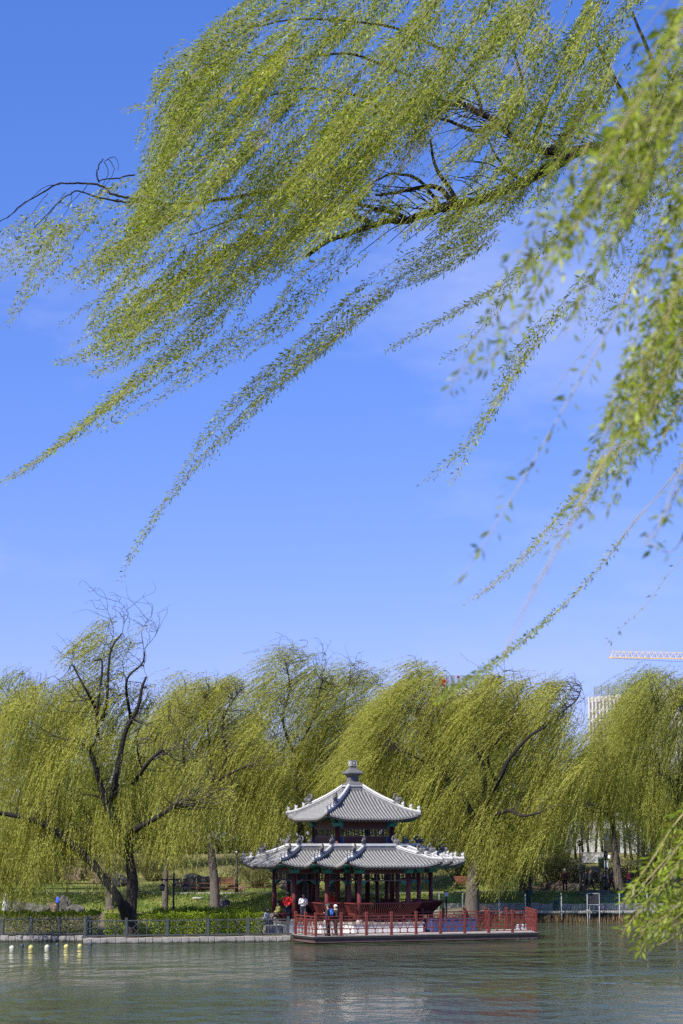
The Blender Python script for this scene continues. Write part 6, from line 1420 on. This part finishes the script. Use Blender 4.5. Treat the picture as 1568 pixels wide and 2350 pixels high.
B([(440, 680), (350, 745), (260, 790), (190, 815), (122, 832)], [40, 40, 26, 14, 3], 15, YA + .2, s0=(0, .4), s1=(.6, 1))
B([(420, 720), (340, 780), (270, 830), (200, 860)], [30, 26, 18, 4], 8, YA - .3)
B([(320, 430), (230, 490), (150, 575), (70, 670), (10, 755)], [40, 46, 48, 24, 4], 26, YA + .3, s0=(0, .5), s1=(.4, .95), dens=.85)
B([(200, 470), (110, 520), (20, 580), (-60, 640)], [36, 42, 50, 50], 26, YA + .4, s0=(0, .4), s1=(.6, 1), dens=.9)
B([(330, 470), (260, 550), (190, 620), (145, 642)], [34, 30, 18, 6], 10, YA, dens=.9); B([(300, 560), (220, 620), (165, 672)], [16, 14, 4], 5, YA)
B([(560, 60), (470, 95), (410, 130), (370, 185), (345, 250), (310, 350)], [20, 22, 24, 22, 18, 6], 9, YA + .3, s0=(.1, .6), s1=(.5, 1), dens=.8)
B([(640, 10), (560, 50), (490, 65), (440, 95)], [16, 20, 16, 4], 7, YA + .2, dens=.8); B([(420, 240), (350, 245), (310, 248), (275, 258)], [12, 10, 8, 3], 3, YA, dens=.8)
B([(1320, 480), (1190, 615), (1080, 690), (980, 750), (885, 808)], [22, 14, 9, 5, 2], 6, YA - .4, s0=(0, .3), s1=(.6, 1), reach=2)
B([(1420, 500), (1310, 670), (1200, 800), (1130, 920), (1060, 1030), (963, 1115)], [32, 26, 18, 12, 8, 2], 9, YA - .4, s0=(0, .4), s1=(.5, .95))
B([(1320, 680), (1210, 820), (1130, 950), (1075, 1040), (1030, 1115)], [10, 10, 8, 6, 2], 4, YA - .5)
B([(1260, 560), (1160, 680), (1080, 780), (1010, 830)], [16, 12, 8, 3], 3, YA - .5, dens=.8)
B([(1610, 740), (1510, 920), (1410, 1050), (1300, 1170), (1180, 1300), (1065, 1392)], [36, 36, 32, 24, 14, 3], 15, 13.0, dY=.3, size=.036, gap=.034, s0=(0, .35), s1=(.5, .97), reach=3)
B([(1600, 1020), (1530, 1115), (1455, 1200), (1370, 1310), (1260, 1420), (1150, 1510), (1060, 1570), (1000, 1612)], [4, 4, 6, 6, 6, 5, 10, 6], 3, 13.0, dY=.05, size=.036, gap=.038, per=3, s0=(.0, .02), s1=(.93, 1), bare0=.13, Yend=8.5, wob=2)
B([(1600, 1245), (1545, 1310), (1485, 1390), (1425, 1440), (1385, 1482)], [2, 2, 2, 2, 1], 1, 11.0, dY=.1, size=.042, gap=.07, per=3)
B([(1600, 840), (1548, 940), (1525, 1000), (1512, 1052)], [14, 12, 8, 2], 3, 12.5, dY=.2, size=.036)
B([(1640, 230), (1500, 480), (1410, 640), (1330, 765)], [90, 70, 44, 24], 20, YA - .6, dens=.8, s1=(.4, 1)); B([(1660, 500), (1540, 720), (1450, 890)], [70, 56, 24], 18, 14.5, dY=.5, size=.038, dens=.9)
B([(1560, 60), (1480, 260), (1400, 420), (1340, 520)], [90, 80, 60, 30], 22, YA - .5, dens=.8, s1=(.4, 1))
B([(1640, 900), (1590, 1000), (1560, 1090)], [16, 14, 6], 4, 12.5, size=.036)
# branches
FB = MB(); tips = []
def limb(pts, r0, r1, dy=0.0, n=8):
    P = spline([W(x, y, YA + dy * i / (len(pts) - 1) + d) for i, (x, y, d) in enumerate([(*p, 0) if len(p) == 2 else p for p in pts])], 7 * (len(pts) - 1))
    P += np.cumsum(RNG.normal(0, .0035, P.shape), 0); k = len(P); FB.tube([tuple(p) for p in P], [r0 + (r1 - r0) * i / (k - 1) for i in range(k)], n, jitter=.10); return P
treeA = empty('willow_tree', (6.2, 15.0, G(6.2, 15.0) - .1), 0, 'overhanging near willow with sharp leaves, its long strands blown to the left across the sky', 'tree', 'near willows on the camera bank')
limb([(2700, 700), (2300, 420), (1900, 260), (1640, 215), (1568, 232), (1480, 290), (1400, 335)], .17, .075, -.5)
limb([(1400, 335), (1330, 345), (1270, 378), (1200, 415), (1120, 450), (1040, 465), (990, 478), (930, 497), (890, 498), (830, 515), (760, 540), (700, 580)], .058, .018)
limb([(1400, 335), (1290, 348), (1200, 335), (1150, 290), (1090, 255), (1050, 235)], .042, .024, .3)
for pts, a, b in (([(1050, 470), (1000, 430), (930, 440), (860, 450)], .032, .012), ([(1050, 462), (1000, 385), (985, 320)], .026, .010), ([(1060, 240), (1000, 225), (930, 170)], .028, .010), ([(1160, 300), (1200, 210), (1180, 110)], .026, .010), ([(1220, 340), (1250, 250), (1300, 140)], .026, .010), ([(930, 497), (880, 480), (800, 460), (700, 440)], .022, .008), ([(1010, 470), (960, 410), (900, 395), (860, 410)], .020, .008), ([(1110, 268), (1090, 200), (1030, 120)], .022, .008), ([(1140, 285), (1090, 295), (1030, 270), (950, 250), (840, 220)], .024, .007), ([(850, 510), (780, 480), (640, 440), (520, 455), (420, 470), (330, 460)], .022, .014), ([(1480, 290), (1420, 200), (1350, 60)], .034, .012), ([(1500, 275), (1500, 150), (1450, 20)], .03, .012), ([(1200, 415), (1150, 380), (1120, 330)], .022, .008), ([(760, 540), (700, 500), (560, 500), (430, 540)], .014, .006), ([(1030, 120), (900, 60), (700, 40), (560, 60)], .018, .006), ([(930, 170), (800, 120), (640, 130), (480, 90)], .016, .005), ([(840, 220), (700, 200), (560, 230), (420, 240)], .014, .005)):
    limb([(x, y, .9) for x, y in pts[:1]] + [(x, y, 1.0) for x, y in pts[1:]], a, b, 0, 6)
# many thin shoots fanning left from the limbs, dark against the sky
for k in range(70):
    x, y = [(1300, 355), (1200, 410), (1110, 452), (1040, 466), (1150, 292), (1090, 256), (1230, 338), (960, 480), (900, 490), (1400, 335)][k % 10]; x += RNG.normal(0, 26); y += RNG.normal(0, 8); a = R(RNG.uniform(140, 215)); l_ = RNG.uniform(70, 190)
    limb([(x, y, .2), (x + math.cos(a) * l_ * .5, y - math.sin(a) * l_ * .5 - 6, .3), (x + math.cos(a) * l_ - 10, y - math.sin(a) * l_ + 14, .3)], .007, .0025, 0, 4)
# bare branch ends at the left
for pts, a, b in (([(332, 461), (290, 452), (258, 447), (238, 433), (200, 422), (165, 425), (138, 424), (105, 445), (70, 468), (40, 490), (0, 518)], .014, .0045), ([(338, 460), (300, 459), (255, 453), (215, 448), (170, 436), (150, 445), (120, 470), (70, 520)], .012, .004), ([(310, 400), (270, 410), (235, 418), (226, 417)], .008, .005), ([(228, 418), (223, 400), (228, 378), (240, 368)], .008, .005), ([(240, 368), (258, 363), (272, 375), (275, 395)], .004, .002), ([(248, 366), (258, 385), (252, 410), (225, 450)], .004, .002), ([(240, 368), (250, 390), (235, 420), (215, 470)], .004, .002), ([(200, 424), (180, 450), (150, 475)], .004, .002), ([(150, 440), (120, 480), (90, 540)], .003, .002), ([(165, 438), (160, 470), (120, 530)], .003, .002), ([(110, 442), (80, 480), (40, 530)], .003, .002), ([(138, 424), (110, 430), (75, 455), (20, 505)], .004, .002)):
    limb(pts, a, b, 0, 5)
FB.v = [tuple(Vector(v) - treeA.location) for v in FB.v]; FB.build('limbs', M['limb'], treeA)
j0 = W(2700, 700, YA); mb = MB(); P = spline([(6.2, 15.0, treeA.location.z - .3), (6.15, 15.1, 5.2), (6.4, 15.6, 7.2), (7.0, 16.6, 8.6), tuple(j0)], 24); mb.tube([tuple(Vector(p) - treeA.location) for p in P], [.42 - .25 * (i / 23) for i in range(24)], 12, jitter=.06)
P = spline([(6.4, 15.6, 7.2), (6.2, 14.8, 9.5), (5.6, 14.4, 12.0)], 10); mb.tube([tuple(Vector(p) - treeA.location) for p in P], [.24 - .18 * (i / 9) for i in range(10)], 10, jitter=.06)
mb.build('trunk', M['bark'], treeA)
FG.build('crown', M['lf_near'], M['twig'], treeA, .2, 4)
# ------------------------------------------------------------------ nearer willow at the right edge, soft with defocus
NR = Leaves(); treeB = empty('willow_tree', (3.4, 5.6, G(3.4, 5.6) - .1), 0, 'closest willow at the right edge with large blurred leaves on drooping twigs', 'tree', 'near willows on the camera bank')
N_ = lambda *a, **k: bundle(NR, *a, **k)
N_([(1680, -120), (1540, 90), (1400, 300), (1290, 470), (1200, 610), (1090, 780), (1012, 912)], [70, 80, 90, 70, 50, 34, 8], 8, 4.6, dY=.25, gap=.04, per=4, s0=(0, .4), s1=(.5, .9), reach=2, wob=8, twr=.0012, size=.045)
N_([(1700, -60), (1560, 200), (1440, 420), (1370, 560)], [80, 90, 80, 40], 14, 4.7, dY=.3, gap=.04, per=4, s0=(0, .3), s1=(.5, 1), wob=8, twr=.0012, size=.045)
N_([(1660, 330), (1560, 600), (1490, 830), (1410, 1010), (1330, 1160), (1268, 1262)], [70, 70, 56, 44, 26, 8], 20, 5.5, dY=.4, gap=.042, per=4, s0=(0, .4), s1=(.5, .92), reach=2, wob=6, twr=.0014, size=.043)
N_([(1680, 420), (1580, 700), (1500, 900), (1440, 1000)], [60, 54, 44, 20], 28, 6.2, dY=.4, gap=.04, per=4, wob=6, twr=.0014, size=.042)
N_([(1480, 610), (1400, 760), (1300, 925), (1200, 1095), (1120, 1235), (1058, 1335)], [4, 4, 4, 4, 4, 2], 1, 5.2, dY=.02, gap=.05, per=4, size=.046, wob=4, twr=.0018, s0=(0, .01))
N_([(1410, 1000), (1330, 1160), (1240, 1330), (1150, 1520)], [6, 4, 8, 3], 3, 3.6, dY=.1, gap=1.2, per=1, size=.02, wob=4, s0=(0, .02), twr=.0011)
N_([(1470, 600), (1400, 730), (1320, 830), (1252, 922)], [2, 2, 2, 1], 1, 9.5, dY=.02, gap=1.5, per=1, size=.02, wob=2, s0=(0, .02), twr=.0020)
N_([(1700, -40), (1640, 220), (1580, 420), (1520, 600)], [70, 80, 70, 40], 14, 4.9, dY=.4, gap=.042, per=4, wob=8, twr=.0012, size=.045)
N_([(1660, 900), (1570, 1090), (1520, 1190), (1478, 1255)], [24, 18, 10, 3], 3, 5.2, dY=.15, gap=.08, per=3, size=.045, wob=6)
N_([(1660, 1140), (1590, 1200), (1540, 1260), (1490, 1240)], [10, 8, 6, 3], 1, 5.0, dY=.1, gap=.08, per=3, wob=6)
N_([(1660, 1790), (1567, 1869), (1500, 1968), (1428, 2071)], [4, 3, 3, 2], 2, 9.4, dY=.05, gap=.036, per=4, size=.057, wob=3, s0=(0, .01), twr=.0030, spread=.8)
N_([(1660, 1830), (1567, 1931), (1490, 2020), (1437, 2073)], [8, 7, 6, 2], 3, 9.5, dY=.08, gap=.036, per=4, size=.057, wob=4, s0=(0, .01), twr=.0028, spread=.8)
N_([(1660, 1880), (1567, 1975), (1460, 2108), (1434, 2148)], [10, 12, 10, 3], 6, 9.3, dY=.1, gap=.036, per=4, size=.057, wob=5, s0=(0, .1), twr=.0026, spread=.8)
N_([(1660, 2040), (1570, 2100), (1500, 2146), (1462, 2192)], [26, 30, 22, 6], 11, 9.2, dY=.12, gap=.038, per=4, size=.056, wob=6, s0=(0, .3), twr=.0022, spread=.8)
N_([(1660, 1960), (1570, 2040), (1505, 2100), (1470, 2150)], [30, 34, 22, 6], 9, 9.3, dY=.12, gap=.04, per=4, size=.056, wob=6, s0=(0, .3), twr=.0022, spread=.8)
N_([(1620, 2050), (1568, 2155), (1543, 2218)], [2, 2, 1], 1, 9.0, dY=.02, gap=1.2, per=1, size=.02, s0=(0, .01), twr=.0032)
for pts, wd, nn_, yy in (([(1640, -40), (1450, 300), (1330, 500), (1240, 660), (1150, 790), (1075, 860)], [30, 26, 22, 18, 12, 4], 5, 4.7), ([(1660, 120), (1500, 380), (1400, 560), (1330, 690), (1285, 780)], [34, 30, 24, 16, 4], 6, 4.8), ([(1660, 40), (1480, 300), (1370, 450), (1280, 560), (1205, 640)], [34, 30, 24, 16, 4], 6, 4.7),
        ([(1670, 560), (1570, 780), (1490, 960), (1430, 1090), (1385, 1180)], [26, 24, 20, 14, 4], 6, 5.6), ([(1670, 480), (1540, 720), (1440, 900), (1380, 1010)], [22, 20, 14, 4], 5, 5.8), ([(1670, 700), (1590, 860), (1530, 980), (1490, 1060)], [26, 24, 16, 4], 6, 6.0), ([(1670, 250), (1560, 450), (1480, 640), (1430, 760)], [26, 26, 20, 4], 6, 6.4)):
    N_(pts, wd, nn_, yy, dY=.12, gap=.04, per=4, s0=(0, .3), s1=(.6, .97), reach=2, wob=6, twr=.0014, size=.046)
# two drooping limbs off to the right carry these twigs
mb = MB()
TB = [(3.4, 5.6, treeB.location.z - .3), (3.3, 5.6, 5.6), (3.1, 5.7, 7.6), (2.6, 5.6, 9.6), (2.0, 5.3, 10.4)]; P = spline(TB, 24); mb.tube([tuple(Vector(p) - treeB.location) for p in P], [.24 - .18 * i / 23 for i in range(24)], 10, jitter=.06); mb.build('trunk', M['bark'], treeB)
mb = MB()
for tgt, r in ((W(1640, 300, 5.0), .03), (W(1660, 360, 6.6), .03), (W(1660, 860, 5.6), .02), (W(1660, 1010, 13), .03), (W(1660, 1810, 9.4), .022), (W(1660, 2000, 9.3), .018), (W(1660, 0, 4.9), .03)):
    s_ = Vector((3.2, 5.65, min(8.6, max(5.4, tgt.z + .7)))); P = spline([s_, (s_ + tgt) / 2 + Vector((0, 0, .25)), tgt], 12); mb.tube([tuple(Vector(p) - treeB.location) for p in P], [r + .02 - (r + .012) * i / 11 for i in range(12)], 6)
mb.build('limbs', M['limb'], treeB)
NR.build('crown', M['lf_close'], M['twig'], treeB, .2, 5)

# ------------------------------------------------------------------ camera and colour
cam = bpy.data.cameras.new('camera'); co = bpy.data.objects.new('camera', cam); COL.objects.link(co); SC.camera = co
cam.sensor_fit = 'HORIZONTAL'; cam.sensor_width = 24.0; cam.lens = FD / 1568 * 24.0; cam.clip_start = .1; cam.clip_end = 9000
co.location = (0, 0, H); co.rotation_euler = (math.pi / 2 + TH, 0, 0)
cam.dof.use_dof = True; cam.dof.focus_distance = 34.0; cam.dof.aperture_fstop = 5.6
SC.view_settings.view_transform = 'Standard'; SC.view_settings.look = 'None'; SC.view_settings.exposure = .42; SC.view_settings.gamma = 1.0; SC.view_settings.use_curve_mapping = False
SC.cycles.use_denoising = False; SC.cycles.filter_width = 1.4; SC.cycles.max_bounces = 8; SC.cycles.transparent_max_bounces = 8; SC.cycles.caustics_reflective = False; SC.cycles.caustics_refractive = False
